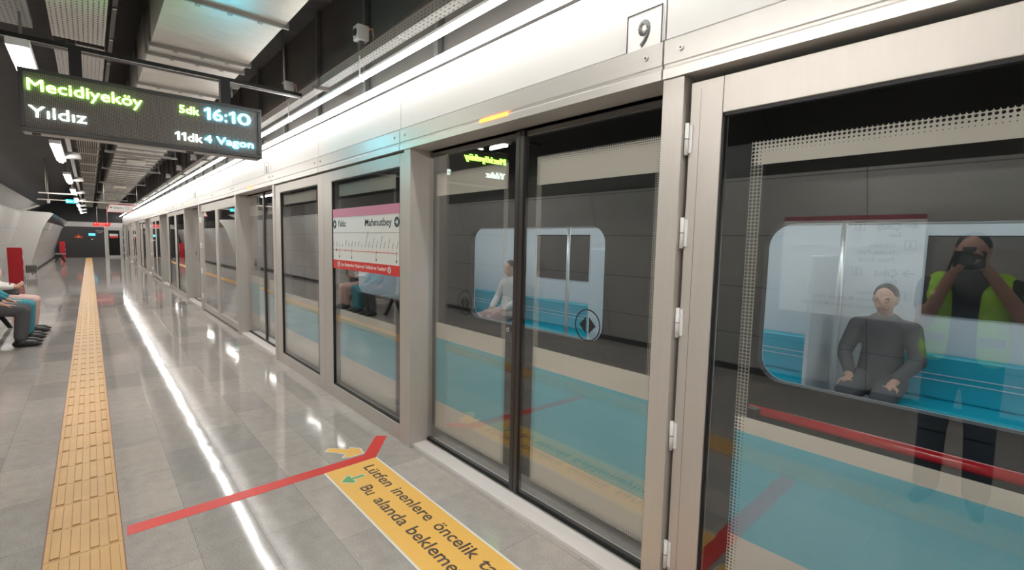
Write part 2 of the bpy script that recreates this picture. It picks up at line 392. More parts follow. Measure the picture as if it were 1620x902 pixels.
def tag(o, label=None, cat=None, group=None, kind=None):
    if label: o['label'] = label
    if cat: o['category'] = cat
    if group: o['group'] = group
    if kind: o['kind'] = kind
    return o
def thing(name, loc, label, cat, group=None, rz=0):
    e = bpy.data.objects.new(name, None); COL.objects.link(e); e.location = loc; e.rotation_euler = (0, 0, rz); e.empty_display_size = 0.1
    return tag(e, label, cat, group)
def struct(name, mb, mat, bevel=0.0):
    return tag(mb.build(name, mat, bevel=bevel), kind='structure')
def dup(o, parent=None, loc=None, label=None):
    c = o.copy(); COL.objects.link(c)
    if parent: c.parent = parent
    if loc is not None: c.location = loc
    if label: c['label'] = label
    for ch in o.children: dup(ch, c)
    return c
def fuse(mb, name, mat, parent=None, voxel=0.008, smooth=6, loc=None):
    """join overlapping solids into one continuous surface"""
    o = mb.build('tmp', mat, normals=True)
    r = o.modifiers.new('r', 'REMESH'); r.mode = 'VOXEL'; r.voxel_size = voxel; r.use_smooth_shade = True
    if smooth:
        sm = o.modifiers.new('s', 'SMOOTH'); sm.factor = 0.5; sm.iterations = smooth
    me = bpy.data.meshes.new_from_object(o.evaluated_get(bpy.context.evaluated_depsgraph_get()))
    bpy.data.objects.remove(o)
    me.materials.clear(); me.materials.append(MATS[mat])
    for p in me.polygons: p.use_smooth = True
    c = bpy.data.objects.new(name, me); COL.objects.link(c)
    if parent: c.parent = parent
    if loc: c.location = loc
    return c

YA, YB = -5.0, 44.0
PX = 1.80       # front plane of the screen-door line
PER = 5.655     # one door + two fixed bays
D0 = 1.137      # first door opening starts here
DW = 2.08       # door opening width

# ------------------------------------------------------------------ setting
struct('floor', MB().box(-3.4, 2.2, YA, YB + 0.3, -0.12, 0.0), 'granite_floor')

profA = [(-2.62, 0), (-2.52, .5), (-2.36, 1.0), (-2.16, 1.7), (-1.98, 2.3), (-1.95, 2.40)]
profB = [(-1.80, 0), (-1.76, .5), (-1.62, 1.0), (-1.42, 1.7), (-1.32, 1.95), (-1.28, 2.04)]
def loft(secs, back=0.06):
    mb = MB(); rows = []
    for y, pr in secs:
        a = [mb.bm.verts.new((x, y, z)) for x, z in pr]
        b = [mb.bm.verts.new((x - back, y, z)) for x, z in pr][::-1]
        rows.append(a + b)
    n = len(rows[0])
    for r, q in zip(rows, rows[1:]):
        for i in range(n): mb.bm.faces.new((r[i], r[(i + 1) % n], q[(i + 1) % n], q[i]))
    mb.bm.faces.new(rows[0]); mb.bm.faces.new(rows[-1][::-1])
    return mb
YJ0, YJ1 = 26.9, 27.0
bandA = [(-1.95, 2.40), (-1.42, 2.66)]; bandB = [(-1.28, 2.04), (-1.06, 2.38)]
struct('wall_left', loft([(YA, profA), (YJ0, profA)]), 'wall_panels')
struct('wall_far_left', loft([(YJ1, profB), (YB, profB)]), 'wall_panels')
# transverse face where the cladding steps out towards the platform
struct('trim_1', MB().strip_y(profB + [(-1.06, 2.38), (-1.16, 2.42), (-2.02, 2.46)] + profA[::-1], YJ0, YJ1), 'panel_grey')
struct('trim_2', loft([(YA, bandA), (25.7, bandA)], 0.05), 'band_dark')
struct('trim_3', loft([(YJ1, bandB), (YB, bandB)], 0.05), 'band_dark')
struct('trim_4', loft([(25.7, bandA), (YJ0, bandA)], 0.05), 'panel_grey')
struct('baseboard_left', MB().box(-2.62, -2.585, YA, YJ0, 0, 0.08), 'black')
struct('baseboard_far_left', MB().box(-1.80, -1.765, YJ1, YB, 0, 0.08), 'black')

# black barrel vault over the platform
mb = MB(); n = 28; rad = 4.0; cx, cz = 0.6, 0.4
pts = [(cx + rad * math.cos(a), cz + rad * math.sin(a)) for a in [math.radians(188 - i * (188 - 68.7) / n) for i in range(n + 1)]]
out_ = [(cx + (rad + .1) * math.cos(a), cz + (rad + .1) * math.sin(a)) for a in [math.radians(188 - i * (188 - 68.7) / n) for i in range(n + 1)]]
for y0, y1 in ((YA, YB + .2),):
    I = [[mb.bm.verts.new((x, y, z)) for x, z in p] for y in (y0, y1) for p in (pts, out_)]
    for i in range(n):
        mb.bm.faces.new((I[0][i], I[0][i + 1], I[2][i + 1], I[2][i])).smooth = True
        mb.bm.faces.new((I[1][i], I[3][i], I[3][i + 1], I[1][i + 1]))
struct('ceiling', mb, 'vault_black')
# dark wall above the screen-door line
struct('wall_right', MB().box(2.05, 2.2, YA, YB, 2.80, 4.14), 'upper_wall')
for i, yp in enumerate([3.2 + 1.25 * k for k in range(32)]):
    o = MB().box(2.0, 2.045, yp - .028, yp + .028, 2.85, 4.12).build('wall_strut', 'upper_post', bevel=.003)
    tag(o, 'thin vertical metal strut on the dark upper wall, %s in the row from the camera' % ORD[i], 'strut', 'struts on the dark upper wall')
# track side
struct('wall_tunnel', MB().box(6.3, 6.5, YA - 6, YB + 8, -1.4, 4.2), 'track_dark')
struct('floor_track', MB().box(2.2, 6.3, YA - 6, YB + 8, -1.5, -1.3), 'track_dark')
struct('ceiling_track', MB().box(2.2, 6.5, YA - 6, YB + 8, 3.3, 3.4), 'track_dark')
struct('wall_track_end', MB().box(1.6, 6.5, YB + 8, YB + 8.1, -1.4, 4.2), 'track_dark')
struct('wall_near', MB().box(-3.6, 2.2, YA - .1, YA, 0, 4.5), 'end_dark')
struct('wall_track_near', MB().box(2.2, 6.5, YA - 6.1, YA - 6, -1.4, 4.2), 'track_dark')
struct('trim_5', MB().box(2.13, 2.2, YA, YB, -1.3, -0.12), 'track_dark')

# far end wall
struct('wall_far', MB().box(-3.4, 0.80, YB, YB + .12, 0, 2.08), 'end_dark')
struct('wall_far_upper', MB().box(-3.4, 2.2, YB, YB + .12, 2.40, 4.5), 'black')
struct('trim_6', MB().box(-1.5, 1.8, YB - .02, YB + .10, 2.08, 2.40).box(-.02 + .80, .82, YB - .03, YB, 0, 2.08), 'white_panel')
mb = MB().box(0.82, 0.99, YB - .02, YB + .08, 0, 2.08).box(1.60, 1.78, YB - .02, YB + .08, 0, 2.08).box(0.99, 1.60, YB - .02, YB + .08, 1.88, 2.08).box(0.99, 1.60, YB - .02, YB + .08, 0, 0.12)
d1 = struct('door_1', mb, 'panel_grey')
MB().box(0.99, 1.60, YB + .02, YB + .03, .12, 1.88).build('door_glass', 'train_black_glass', d1)
MB().box(1.64, 1.66, YB - .06, YB - .02, .95, 1.1).build('door_handle', 'steel', d1)
MB().box(0.80, 0.84, YB - .035, YB - .02, 2.085, 2.11).build('door_light', 'orange_led', d1)
t = tag(MB().box(1.05, 1.52, YB - .006, YB + .018, 1.34, 1.64).build('door_notice', 'poster_white'), 'small white and red notice on the dark glass door in the far end wall', 'notice')
MB().box(1.05, 1.52, YB - .010, YB - .006, 1.34, 1.47).build('red_panel', 'poster_red', t)
t = thing('warning_sign', (-0.56, YB, 1.30), 'small red fire warning plate on the dark far end wall', 'sign')
MB().prism([(-.2, 0), (.2, 0), (.2, .14), (.08, .14), (0, .3), (-.08, .14), (-.2, .14)], (0, -.02, 0), (1, 0, 0), (0, 0, 1), (0, 1, 0), .018).build('plate', 'poster_red', t)
MB().box(-.07, .07, -.026, -.02, .03, .12).build('pictogram', 'decal_yellow', t)
t = thing('info_screen', (0.13, YB, 1.46), 'small glowing cyan screen on the dark far end wall', 'screen')
MB().box(-.2, .2, -.03, 0, 0, .2).build('casing', 'black_metal', t, bevel=.004)
MB().box(-.18, .18, -.034, -.03, .02, .18).build('display', 'screen_blue', t)
t = thing('wall_phone', (0.13, YB, 1.2), 'tiny white intercom plate below the cyan screen on the far end wall', 'intercom')
MB().box(-.05, .05, -.03, 0, 0, .06).build('plate', 'white', t, bevel=.004)
mb = MB().text('PERSONEL', (0.34, YB - .006, 1.78), (1, 0, 0), (0, 0, 1), .07, .40)
mb.text('GİRİŞİ', (0.40, YB - .006, 1.68), (1, 0, 0), (0, 0, 1), .05, .25)
tag(mb.build('wall_lettering', 'white'), 'white lettering on the dark far end wall beside the glass door', 'lettering')

# ------------------------------------------------------------------ tactile strip and floor decals
def offset_poly(pts, d):
    n = len(pts); out = []
    area = sum(pts[i][0] * pts[(i + 1) % n][1] - pts[(i + 1) % n][0] * pts[i][1] for i in range(n))
    sg = 1 if area > 0 else -1
    for i in range(n):
        p0, p1, p2 = Vector(pts[i - 1]), Vector(pts[i]), Vector(pts[(i + 1) % n])
        a = (p1 - p0).normalized(); b = (p2 - p1).normalized()
        na = Vector((a.y, -a.x)) * sg; nb = Vector((b.y, -b.x)) * sg
        m_ = (na + nb); L_ = m_.length
        if L_ < 1e-4: out.append(tuple(p1 + na * d)); continue
        m_ /= L_; c = max(.45, m_.dot(na)); out.append(tuple(p1 + m_ * d / c))
    return out
mb = MB().box(-0.235, 0.065, YA + .2, 42.9, 0.0, 0.004)
mb2 = MB(); mb3 = MB()
k = 0; y = 2.81 - 0.3135 * 24
while y < 42.5:
    for j in range(4):
        x = -0.235 + 0.021 + j * 0.0755
        y0 = y + .014
        # rounded bar
        bar = [(x, y0), (x + .036, y0), (x + .036, y0 + .27), (x + .028, y0 + .282), (x + .008, y0 + .282), (x, y0 + .27)]
        mb2.prism(bar, (0, 0, 0.004), (1, 0, 0), (0, 1, 0), (0, 0, 1), 0.0055)
        if y < 16: mb3.prism(offset_poly(bar, .0015), (0, 0, 0.004), (1, 0, 0), (0, 1, 0), (0, 0, 1), 0.0008)  # brown outline plates paint the shading along each bar's edges
    y += 0.3135; k += 1
ts = mb.build('tactile_paving_strip', 'tactile_yellow')
tag(ts, 'long yellow tactile guide strip with raised bars set in the grey platform floor', 'tactile paving')
mb2.build('raised_bars', 'tactile_yellow', ts, bevel=.002)['kind'] = 'stuff'
mb = MB(); y = 2.81 - 0.3135 * 24
while y < 30:
    mb.box(-0.235, 0.065, y - .0015, y + .0015, 0.004, 0.0045); y += .3135
mb.box(-0.241, -0.235, YA + .2, 42.9, 0, .0035).box(0.065, 0.071, YA + .2, 42.9, 0, .0035)
mb.build('joint_lines', 'tactile_edge', ts)
mb3.build('shade_outlines', 'tactile_edge', ts)['kind'] = 'stuff'

E_ = 0.002
def zprism(mb, pts, z0, h=0.0012, mi=0): return mb.prism(pts, (0, 0, z0), (1, 0, 0), (0, 1, 0), (0, 0, 1), h, mi)
mir = lambda pts: [(x, 2 * 2.18 - yy) for x, yy in pts]
redL = [(0.085, 3.165), (1.522, 3.221), (1.767, 3.53), (1.70, 3.59), (1.478, 3.318), (0.09, 3.272)]
arr = [(1.275, 3.545), (1.318, 3.582), (1.425, 3.47), (1.445, 3.497), (1.497, 3.435), (1.480, 3.345), (1.385, 3.345), (1.335, 3.365), (1.380, 3.408)]
for pts, a2, lab in ((redL, arr, 'far'), (mir(redL), mir(arr), 'near')):
    o = zprism(MB(), pts, 0.0002).build('floor_tape', 'tape_red')
    tag(o, {'far': 'red floor tape bending towards the door at the far end of the yellow notice',
            'near': 'red floor tape bending towards the door at the near end of the yellow notice'}[lab], 'floor marking')
    e = zprism(MB(), offset_poly(a2, .007), 0.0003, .0009).build('floor_arrow', 'decal_white')
    tag(e, {'far': 'yellow floor arrow with white edge beyond the far red tape, pointing to the door',
            'near': 'yellow floor arrow with white edge before the near red tape, pointing to the door'}[lab], 'floor marking')
    zprism(MB(), a2, 0.0012, .0006).build('arrow_fill', 'decal_yellow', e)
t = thing('floor_notice', (0, 0, 0), 'long yellow floor notice with brown Turkish text in front of the nearest sliding door', 'floor notice')
zprism(MB(), [(1.138, 1.14), (1.532, 1.14), (1.532, 3.222), (1.138, 3.205)], 0.0002, .0008).build('border', 'decal_white', t)
zprism(MB(), [(1.150, 1.14), (1.520, 1.14), (1.520, 3.221), (1.150, 3.206)], 0.0010, .0006).build('yellow_sheet', 'decal_yellow', t)
dn, ux = (0, -1, 0), (1, 0, 0)
for w_, y_, l_ in (('Lütfen', 3.125, .347), ('inenlere', 2.714, .436), ('öncelik', 2.216, .371)): MB().text(w_, (1.383, y_, .0017), dn, ux, .078, l_, bold=.013, depth=.0004).build('lettering', 'decal_ink', t)
MB().text('tanıyın', (1.383, 1.80, .0017), dn, ux, .078, .41, bold=.013, depth=.0004).build('lettering', 'decal_ink', t)
for w_, y_, l_ in (('Bu', 2.870, .118), ('alanda', 2.68, .352), ('beklemeyin', 2.273, .60)): MB().text(w_, (1.245, y_, .0017), dn, ux, .078, l_, bold=.013, depth=.0004).build('lettering', 'decal_ink', t)
for yc, sgn in ((3.015, 1), (1.345, -1)):
    ga = [(1.340, -.013), (1.340, .013), (1.258, .013), (1.262, .052), (1.240, .052), (1.185, 0), (1.240, -.052), (1.262, -.052), (1.258, -.013)]
    ga = [(x, yc + q) for x, q in ga]
    e = zprism(MB(), offset_poly(ga, .006), 0.0016, .0004).build('arrow_edge', 'decal_white', t)
    zprism(MB(), ga, 0.0020, .0004).build('arrow_fill', 'decal_green', e)

# ------------------------------------------------------------------ header over the doors
joints = []
base = D0 - 2 * PER
yy = base
while yy < YB:
    joints += [yy, yy + 2.225, yy + 3.965]; yy += PER
joints = sorted(j for j in joints if YA < j < YB - .8) + [YB]
hi = 0
def header_bay(y0, y1, door):
    global hi
    Lb = y1 - y0; g = .004
    if y0 < 1.0: lab = 'light grey header casing over the hinged exit door, at the right edge of the photo' if y1 > 1 else 'light grey header casing outside the photo, %s behind the camera' % ('just' if y0 > -2 else 'well' if y0 > -4.4 else 'farthest')
    elif hi_named.get(round(y0, 2)): lab = hi_named[round(y0, 2)]
    else:
        kk = int((y0 - D0 + .01) // PER); rr = (y0 - D0 + .01) % PER
        lab = 'light grey header casing over ' + ('the %s sliding door' % ORD[kk] if rr < 1 else 'the bay just beyond the %s sliding door' % ORD[kk] if rr < 3 else 'the bay just before the %s sliding door' % ORD[kk + 1])
    t = thing('header_casing', (PX, y0, 2.275), lab, 'header casing', 'header casings above the screen doors')
    MB().strip_y([(0.0, .162), (0.0, .478), (.03, .478), (.03, .162)], g, Lb - g).build('white_panel', 'white_panel', t, bevel=.003)
    prof = [(-.012, .002), (-.012, .040), (-.004, .048), (-.004, .058), (-.010, .062), (-.010, .154), (.02, .154), (.25, .154), (.25, .03), (.16, .03), (.16, .002)]
    MB().strip_y(prof, g, Lb - g).build('metal_cover', 'alu_header', t)
    for yb in (.08, Lb - .08):
        b = MB().cyl((-.010, yb, .107), (-.018, yb, .107), .011, .010, 20).build('bolt', 'steel', t)
        MB().cyl((-.018, yb, .107), (-.0186, yb, .107), .0045, n=6).build('socket', 'ink_dark', b)
    if door:
        MB().box(-.0165, -.010, 0.965, 1.225, .034, .055).build('signal_light', 'orange_led', t, bevel=.003)
    return t
hi_named = {round(D0, 2): 'light grey header casing over the nearest sliding door, with orange signal light',
            round(D0 + 2.225, 2): 'light grey header casing over the fixed pane with the route map',
            round(D0 + 3.965, 2): 'light grey header casing over the plain fixed pane left of the route map',
            round(D0 + PER, 2): 'light grey header casing over the second sliding door, number plate beside it'}
for a, b in zip(joints, joints[1:]):
    rel = (a - base) % PER
    header_bay(a, b, rel < .01 or rel > PER - .01)
# upper white light strip panel behind the tubes, one per bay pair
struct('trim_7', MB().strip_y([(1.832, 2.792), (1.834, 2.84), (1.845, 2.868), (1.87, 2.885), (2.05, 2.885), (2.05, 2.86), (1.88, 2.86), (1.86, 2.83), (1.858, 2.792)], YA, YB), 'white_panel')
struct('trim_8', MB().box(1.86, 2.13, YA, YB, 2.45, 2.62), 'alu_dark')

# number plates
def number_plate(ch, y, label, w_=.172, h_=.178):
    t = thing('number_plate', (PX - .001, y, 2.405), label, 'number plate')
    MB().box(-.006, 0, -w_ / 2, w_ / 2, 0, h_).build('plate', 'white', t)
    fr = MB()
    e = .004; z0, z1, a, b = .0, h_, -w_ / 2, w_ / 2
    fr.box(-.0085, -.006, a, b, z0, z0 + e).box(-.0085, -.006, a, b, z1 - e, z1).box(-.0085, -.006, a, a + e, z0 + e, z1 - e).box(-.0085, -.006, b - e, b, z0 + e, z1 - e)
    fr.build('frame_line', 'ink_dark', t)
    MB().text(ch, (-.006, 0, .035), (0, -1, 0), (0, 0, 1), .105, .060, bold=.02, align='C', depth=.002).build('digit', 'ink_grey', t)
number_plate('9', 1.235, 'square white plate with the number 9 on the header beside the nearest joint')
number_plate('8', 7.0, 'small white plate with the number 8 on the header over the second door')
number_plate('7', 12.75, 'distant small white number plate on the header over the third door')

# ------------------------------------------------------------------ screen doors
GX = 0.16       # glass plane behind the front
def pillar(y0, y1, label, group='door pillars'):
    t = thing('door_pillar', (PX, y0, 0), label, 'pillar', group)
    MB().box(0, .20, 0, y1 - y0, 0, 2.277).build('casing', 'alu', t, bevel=.002)
    MB().box(-.003, .002, 0, y1 - y0, 0.0, .012).build('foot', 'steel', t)
    return t

def make_leaf(sgn, label):
    """origin at the meeting edge, glass runs to sgn*1.04"""
    t = thing('sliding_door_leaf', (0, 0, 0), label, 'sliding door', 'sliding door leaves')
    Y = lambda a, b: (min(a * sgn, b * sgn), max(a * sgn, b * sgn))
    MB().box(0, .012, *Y(.035, 1.06), .045, 2.255).build('glass', 'door_glass', t)
    f = MB().box(.0135, .0145, *Y(.125, .955), .15, 2.20).build('frosted_film', 'film_leaf' if sgn > 0 else 'film_leaf_m', t)
    MB().box(-.012, .03, *Y(.002, .036), .03, 2.262).build('meeting_stile', 'stile_dark', t, bevel=.002)
    MB().box(.004, .03, *Y(1.045, 1.06), .03, 2.262).box(.012, .03, *Y(.036, 1.045), 2.235, 2.262).build('edge_frame', 'stile_dark', t)
    MB().box(-.004, .03, *Y(.036, 1.06), .018, .048).build('bottom_rail', 'gasket', t)
    # round icon with two triangles
    mb = MB(); c = (.553 * sgn, 1.175); n = 48
    ring_o = [(c[0] + .086 * math.cos(a), c[1] + .086 * math.sin(a)) for a in [2 * PI * i / n for i in range(n)]]
    ring_i = [(c[0] + .079 * math.cos(a), c[1] + .079 * math.sin(a)) for a in [2 * PI * i / n for i in range(n)]]
    for i in range(n):
        j = (i + 1) % n
        mb.prism([ring_o[i], ring_o[j], ring_i[j], ring_i[i]], (-.0012, 0, 0), (0, 1, 0), (0, 0, 1), (1, 0, 0), .001)
    for q in (1, -1):
        mb.prism([(c[0] + q * .010, c[1] + .045), (c[0] + q * .055, c[1]), (c[0] + q * .010, c[1] - .045)], (-.0012, 0, 0), (0, 1, 0), (0, 0, 1), (1, 0, 0), .001)
    mb.build('warning_icon', 'ink_dark', t)
    if sgn > 0:
        k = MB().cyl((-.004, .085, 1.055), (0, .085, 1.055), .014, n=20).build('lock', 'steel', t)
        MB().cyl((-.0046, .085, 1.055), (-.004, .085, 1.055), .006, n=12).build('keyhole', 'ink_dark', k)
    return t
film_mat('film_leaf_m', -0.955, -0.125, 2.10, 1.937, 0.985, 0.15, 0.865, 0.37)
DN = ['nearest', 'second', 'third', 'fourth', 'fifth', 'sixth', 'seventh', 'eighth']
leafL = make_leaf(1, ''); leafR = make_leaf(-1, '')
pil = pillar(0, 0.094, '')
pilw = pillar(0, 0.094, '')
first = True
th = 0
for k in range(8):
    ys = D0 + k * PER; yc = ys + DW / 2
    if ys + DW > YB: break
    labs = ('%s sliding door from the camera, its far glass leaf' % DN[k], '%s sliding door from the camera, its near glass leaf' % DN[k])
    if k == 0:
        labs = ('left glass leaf of the nearest sliding door, with a lock and smaller round arrow icon', 'right glass leaf of the nearest sliding door, with large round arrow icon')
        leafL.location = (PX + GX, yc, 0); leafL['label'] = labs[0]
        leafR.location = (PX + GX, yc, 0); leafR['label'] = labs[1]
        pil.location = (PX, ys + DW, 0); pil['label'] = 'light metal pillar between the nearest sliding door and the route map pane'
        pilw.location = (PX, ys - .094, 0); pilw['label'] = 'light metal pillar between the nearest sliding door and the hinged exit door'
    else:
        dup(leafL, None, (PX + GX, yc, 0), labs[0]); dup(leafR, None, (PX + GX, yc, 0), labs[1])
        dup(pil, None, (PX, ys + DW, 0), 'light metal pillar at the far side of the %s sliding door' % DN[k])
        dup(pil, None, (PX, ys - .094, 0), 'light metal pillar at the near side of the %s sliding door' % DN[k])
    o = MB().box(PX + .03, PX + GX + .07, ys + .001, ys + DW - .001, 0, .026).build('door_threshold', 'threshold', bevel=.002)
    tag(o, 'brushed metal threshold under the %s sliding door' % DN[k], 'threshold', 'door thresholds')
    mm = MB().box(PX + GX - .02, PX + GX - .012, ys + .002, ys + DW - .002, .0262, .032).build('guide_rail', 'steel', o)

def pane_unit(L, glass_y0, glass_y1, zt, zb, xf, film, label, name='fixed_pane', cat='glass panel', frame_d=.07, group=None, filmname='film_fixed'):
    """frame from y 0..L (local), glass between glass_y0..glass_y1"""
    t = thing(name, (0, 0, 0), label, cat, group)
    mb = MB().box(xf, xf + frame_d, 0.002, glass_y0, 0.0, 2.262).box(xf, xf + frame_d, glass_y1, L - .002, 0.0, 2.262)
    mb.box(xf, xf + frame_d, glass_y0, glass_y1, zt, 2.262).box(xf, xf + frame_d, glass_y0, glass_y1, 0.0, zb)
    mb.build('frame', 'alu', t, bevel=.003)
    g = MB()
    e = .012
    g.box(xf + .004, xf + .03, glass_y0, glass_y0 + e, zb, zt).box(xf + .004, xf + .03, glass_y1 - e, glass_y1, zb, zt)
    g.box(xf + .004, xf + .03, glass_y0 + e, glass_y1 - e, zt - e, zt).box(xf + .004, xf + .03, glass_y0 + e, glass_y1 - e, zb, zb + e)
    g.build('gasket', 'gasket', t)
    MB().box(xf + .016, xf + .028, glass_y0 + .004, glass_y1 - .004, zb + .004, zt - .004).build('glass', 'door_glass', t)
    o = MB().box(.0, .001, 0, glass_y1 - glass_y0, 0.10, 2.2).build('frosted_film', filmname, t)
    o.location = (xf + .030, glass_y0, 0)
    return t
def fixed_labels(k, j):
    if k == 0: return ['fixed glass pane carrying the route map poster, right of two', 'plain fixed glass pane left of the route map pane'][j]
    return '%s fixed glass pane beyond the %s sliding door' % (['near', 'far'][j], DN[k])
fp = pane_unit(1.695, .085, 1.48, 2.165, .13, 0.01, None, '', group='fixed glass panes')
fp2 = pane_unit(1.785, .165, 1.49, 2.165, .13, 0.01, None, '', group='fixed glass panes')

# hinged exit doors: leaf with hinges (local y runs away from the hinge side by sgn)
film_mat('film_exit_m', -1.32, -0.108, 1.992, 1.905, 0.955, 0.15, 0.895, 0.475, cell=0.0135)
def exit_leaf(sgn, W, label):
    t = thing('exit_door_leaf', (0, 0, 0), label, 'hinged door', 'hinged exit door leaves')
    Y = lambda a, b: (min(a * sgn, b * sgn), max(a * sgn, b * sgn))
    s1 = .135
    mb = MB().box(0, .06, *Y(.003, s1), .02, 2.25).box(0, .06, *Y(W - s1, W - .003), .02, 2.25)
    mb.box(0, .06, *Y(s1, W - s1), 2.112, 2.25).box(0, .06, *Y(s1, W - s1), .02, .135)
    mb.build('frame', 'alu', t, bevel=.003)
    MB().box(-.0008, .003, *Y(.045, .047), .05, 2.22).build('edge_bead', 'alu_dark', t)
    MB().box(.006, .03, *Y(s1, s1 + .008), .135, 2.112).box(.006, .03, *Y(W - s1 - .008, W - s1), .135, 2.112).box(.006, .03, *Y(s1, W - s1), 2.10, 2.112).box(.006, .03, *Y(s1, W - s1), .135, .147).build('gasket', 'gasket', t)
    MB().box(.012, .024, *Y(s1 + .004, W - s1 - .004), .14, 2.108).build('glass', 'door_glass', t)
    o = MB().box(0, .001, *Y(0.0, W - 2 * s1), 0.14, 2.10).build('frosted_film', 'film_exit' if sgn > 0 else 'film_exit_m', t)
    o.location = (.026, sgn * s1, 0)
    for z in (.27, .80, 1.285, 1.655, 2.03):
        h = MB().cyl((-.012, .0, z - .062), (-.012, .0, z + .062), .0085, n=14).box(-.006, .001, *Y(-.004, .020), z - .055, z + .055).build('hinge', 'white', t)
        MB().cyl((-.012, 0, z - .0015), (-.012, 0, z + .0015), .0092, n=14).build('knuckle_gap', 'ink_grey', h)
    b = MB().cyl((.115, sgn * (s1 + .125), .965), (.115, sgn * (W - s1 - .05), .965), .019, n=20).build('push_bar', 'red_bar', t)
    for q in (s1 + .15, W - s1 - .07): MB().box(.06, .115, *Y(q - .02, q + .02), .95, .98).build('bar_bracket', 'black_metal', b)
    return t
exN = exit_leaf(-1, 1.70, 'tall hinged glass exit door with red push bar, at the right edge of the photo')
exN.location = (PX + .035, 1.033, 0)
k2 = dup(exit_leaf(1, 1.70, 'second leaf of the hinged exit door, outside the right edge of the photo'), None, (0, 0, 0)) if False else None
# far double hinged door: two narrow leaves
def double_exit(y0, y1, idx):
    W = (y1 - y0) / 2
    for sgn, yh, nm in ((1, y0, 'near'), (-1, y1, 'far')):
        t = thing('exit_door_leaf', (PX + .03, yh, 0), '%s leaf of the hinged exit door beyond the %s sliding door' % (nm, DN[idx]), 'hinged door', 'hinged exit door leaves')
        Y = lambda a, b: (min(a * sgn, b * sgn), max(a * sgn, b * sgn))
        s1 = .115
        MB().box(0, .06, *Y(.003, s1), .02, 2.26).box(0, .06, *Y(W - s1, W - .003), .02, 2.26).box(0, .06, *Y(s1, W - s1), 2.11, 2.26).box(0, .06, *Y(s1, W - s1), .02, .135).build('frame', 'alu', t, bevel=.003)
        MB().box(.012, .024, *Y(s1, W - s1), .13, 2.115).build('glass', 'door_glass', t)
        for z in (.3, .85, 1.4, 1.95):
            MB().cyl((-.012, 0, z - .06), (-.012, 0, z + .06), .014, n=12).box(-.012, .001, *Y(0, .03), z - .055, z + .055).build('hinge', 'white', t)
for k in range(0, 8):
    y0 = D0 + k * PER + DW + .094
    y1 = D0 + (k + 1) * PER - .094
    if y0 > YB - 1: break
    if y1 > YB: y1 = YB
    if k % 2 == 0:
        for j, (src, yo) in enumerate(((fp, y0), (fp2, y0 + 1.695))):
            if k == 0:
                src.location = (PX, yo, 0); src['label'] = fixed_labels(0, j)
            else:
                if yo + 1.7 < YB + .3: dup(src, None, (PX, yo, 0), fixed_labels(k, j))
    else:
        double_exit(y0, y1, k)

# route map poster on the near fixed pane
t = thing('route_map_poster', (PX + .018, 4.80, 1.315), 'white route map poster reading Yıldız and Mahmutbey on the fixed glass pane', 'poster')
Wp = 1.395; s_ = -1
MB().box(0.002, .004, -Wp, 0, 0, .575).build('sheet', 'poster_white', t)
MB().box(0, .002, -Wp, 0, .495, .575).build('pink_band', 'poster_pink', t)
MB().box(0, .002, -Wp, 0, 0, .085).build('red_band', 'poster_red', t)
R_ = (0, -1, 0); U_ = (0, 0, 1)
MB().text('Yıldız', (.002, -.135, .405), R_, U_, .062, .20, bold=.012, depth=.001).build('lettering', 'ink', t)
MB().text('Mahmutbey', (.002, -Wp + .14, .405), R_, U_, .062, .50, bold=.012, align='R', depth=.001).build('lettering', 'ink', t)
mb = MB()
def disc(mb, cy_, cz_, r, x0=.0008, h=.0012, n=28, mi=0):
    mb.prism([(cy_ + r * math.cos(a), cz_ + r * math.sin(a)) for a in [2 * PI * i / n for i in range(n)]], (x0, 0, 0), (0, 1, 0), (0, 0, 1), (1, 0, 0), h, mi)
disc(mb, -.065, .43, .042); disc(mb, -Wp + .055, .43, .042)
mb.box(.001, .002, -Wp, 0, .345, .3475)
mb.build('arrow_discs', 'ink', t)
mb = MB()
for cyy, q in ((-.065, 1), (-Wp + .055, -1)):
    mb.prism([(cyy + q * .026, .43), (cyy, .455), (cyy, .437), (cyy - q * .022, .437), (cyy - q * .022, .423), (cyy, .423), (cyy, .405)], (0, 0, 0), (0, 1, 0), (0, 0, 1), (1, 0, 0), .0008)
mb.build('arrows', 'poster_white', t)
names = ['Kabataş', 'Beşiktaş', 'Yıldız', 'Fulya', 'Mecidiyeköy', 'Çağlayan', 'Kağıthane', 'Nurtepe', 'Alibeyköy', 'Çırçır', 'Veysel Karani Akşemsettin', 'Yeşilpınar', 'Kazım Karabekir', 'Yenimahalle', 'Karadeniz Mahallesi', 'Tekstilkent', 'Yüzyıl Mahallesi', 'Göztepe', 'Mahmutbey']
mb = MB(); tick = MB()
for i, nm in enumerate(names):
    yq = -.03 - i * (Wp - .09) / 18
    a = math.radians(66)
    mb.text(nm, (.0018, yq - .004, .215), (0, -math.cos(a), math.sin(a)), (0, math.sin(a), math.cos(a)), .010, depth=.0006)
    tick.box(.0012, .002, yq - .0015, yq + .0015, .182, .195)
tick.box(.0012, .002, -Wp + .05, -.03, .178, .183)
mb.build('station_names', 'ink', t); tick.build('route_line', 'poster_red', t)
for i in (1, 2, 4, 6, 13, 18):
    mb = MB(); mw = MB()
    yq = -.03 - i * (Wp - .09) / 18
    disc(mb, yq, .181, .012, .0006)
    if i > 1: disc(mw, yq, .181, .008, .0)
    if i in (2, 6, 13, 18): mb.box(.001, .002, yq - .001, yq + .001, .13, .17); mb.box(.001, .002, yq - .008, yq + .008, .105, .128)
    rg = mb.build('interchange_ring', 'ink', t)
    if i > 1: mw.build('ring_centre', 'poster_white', rg)

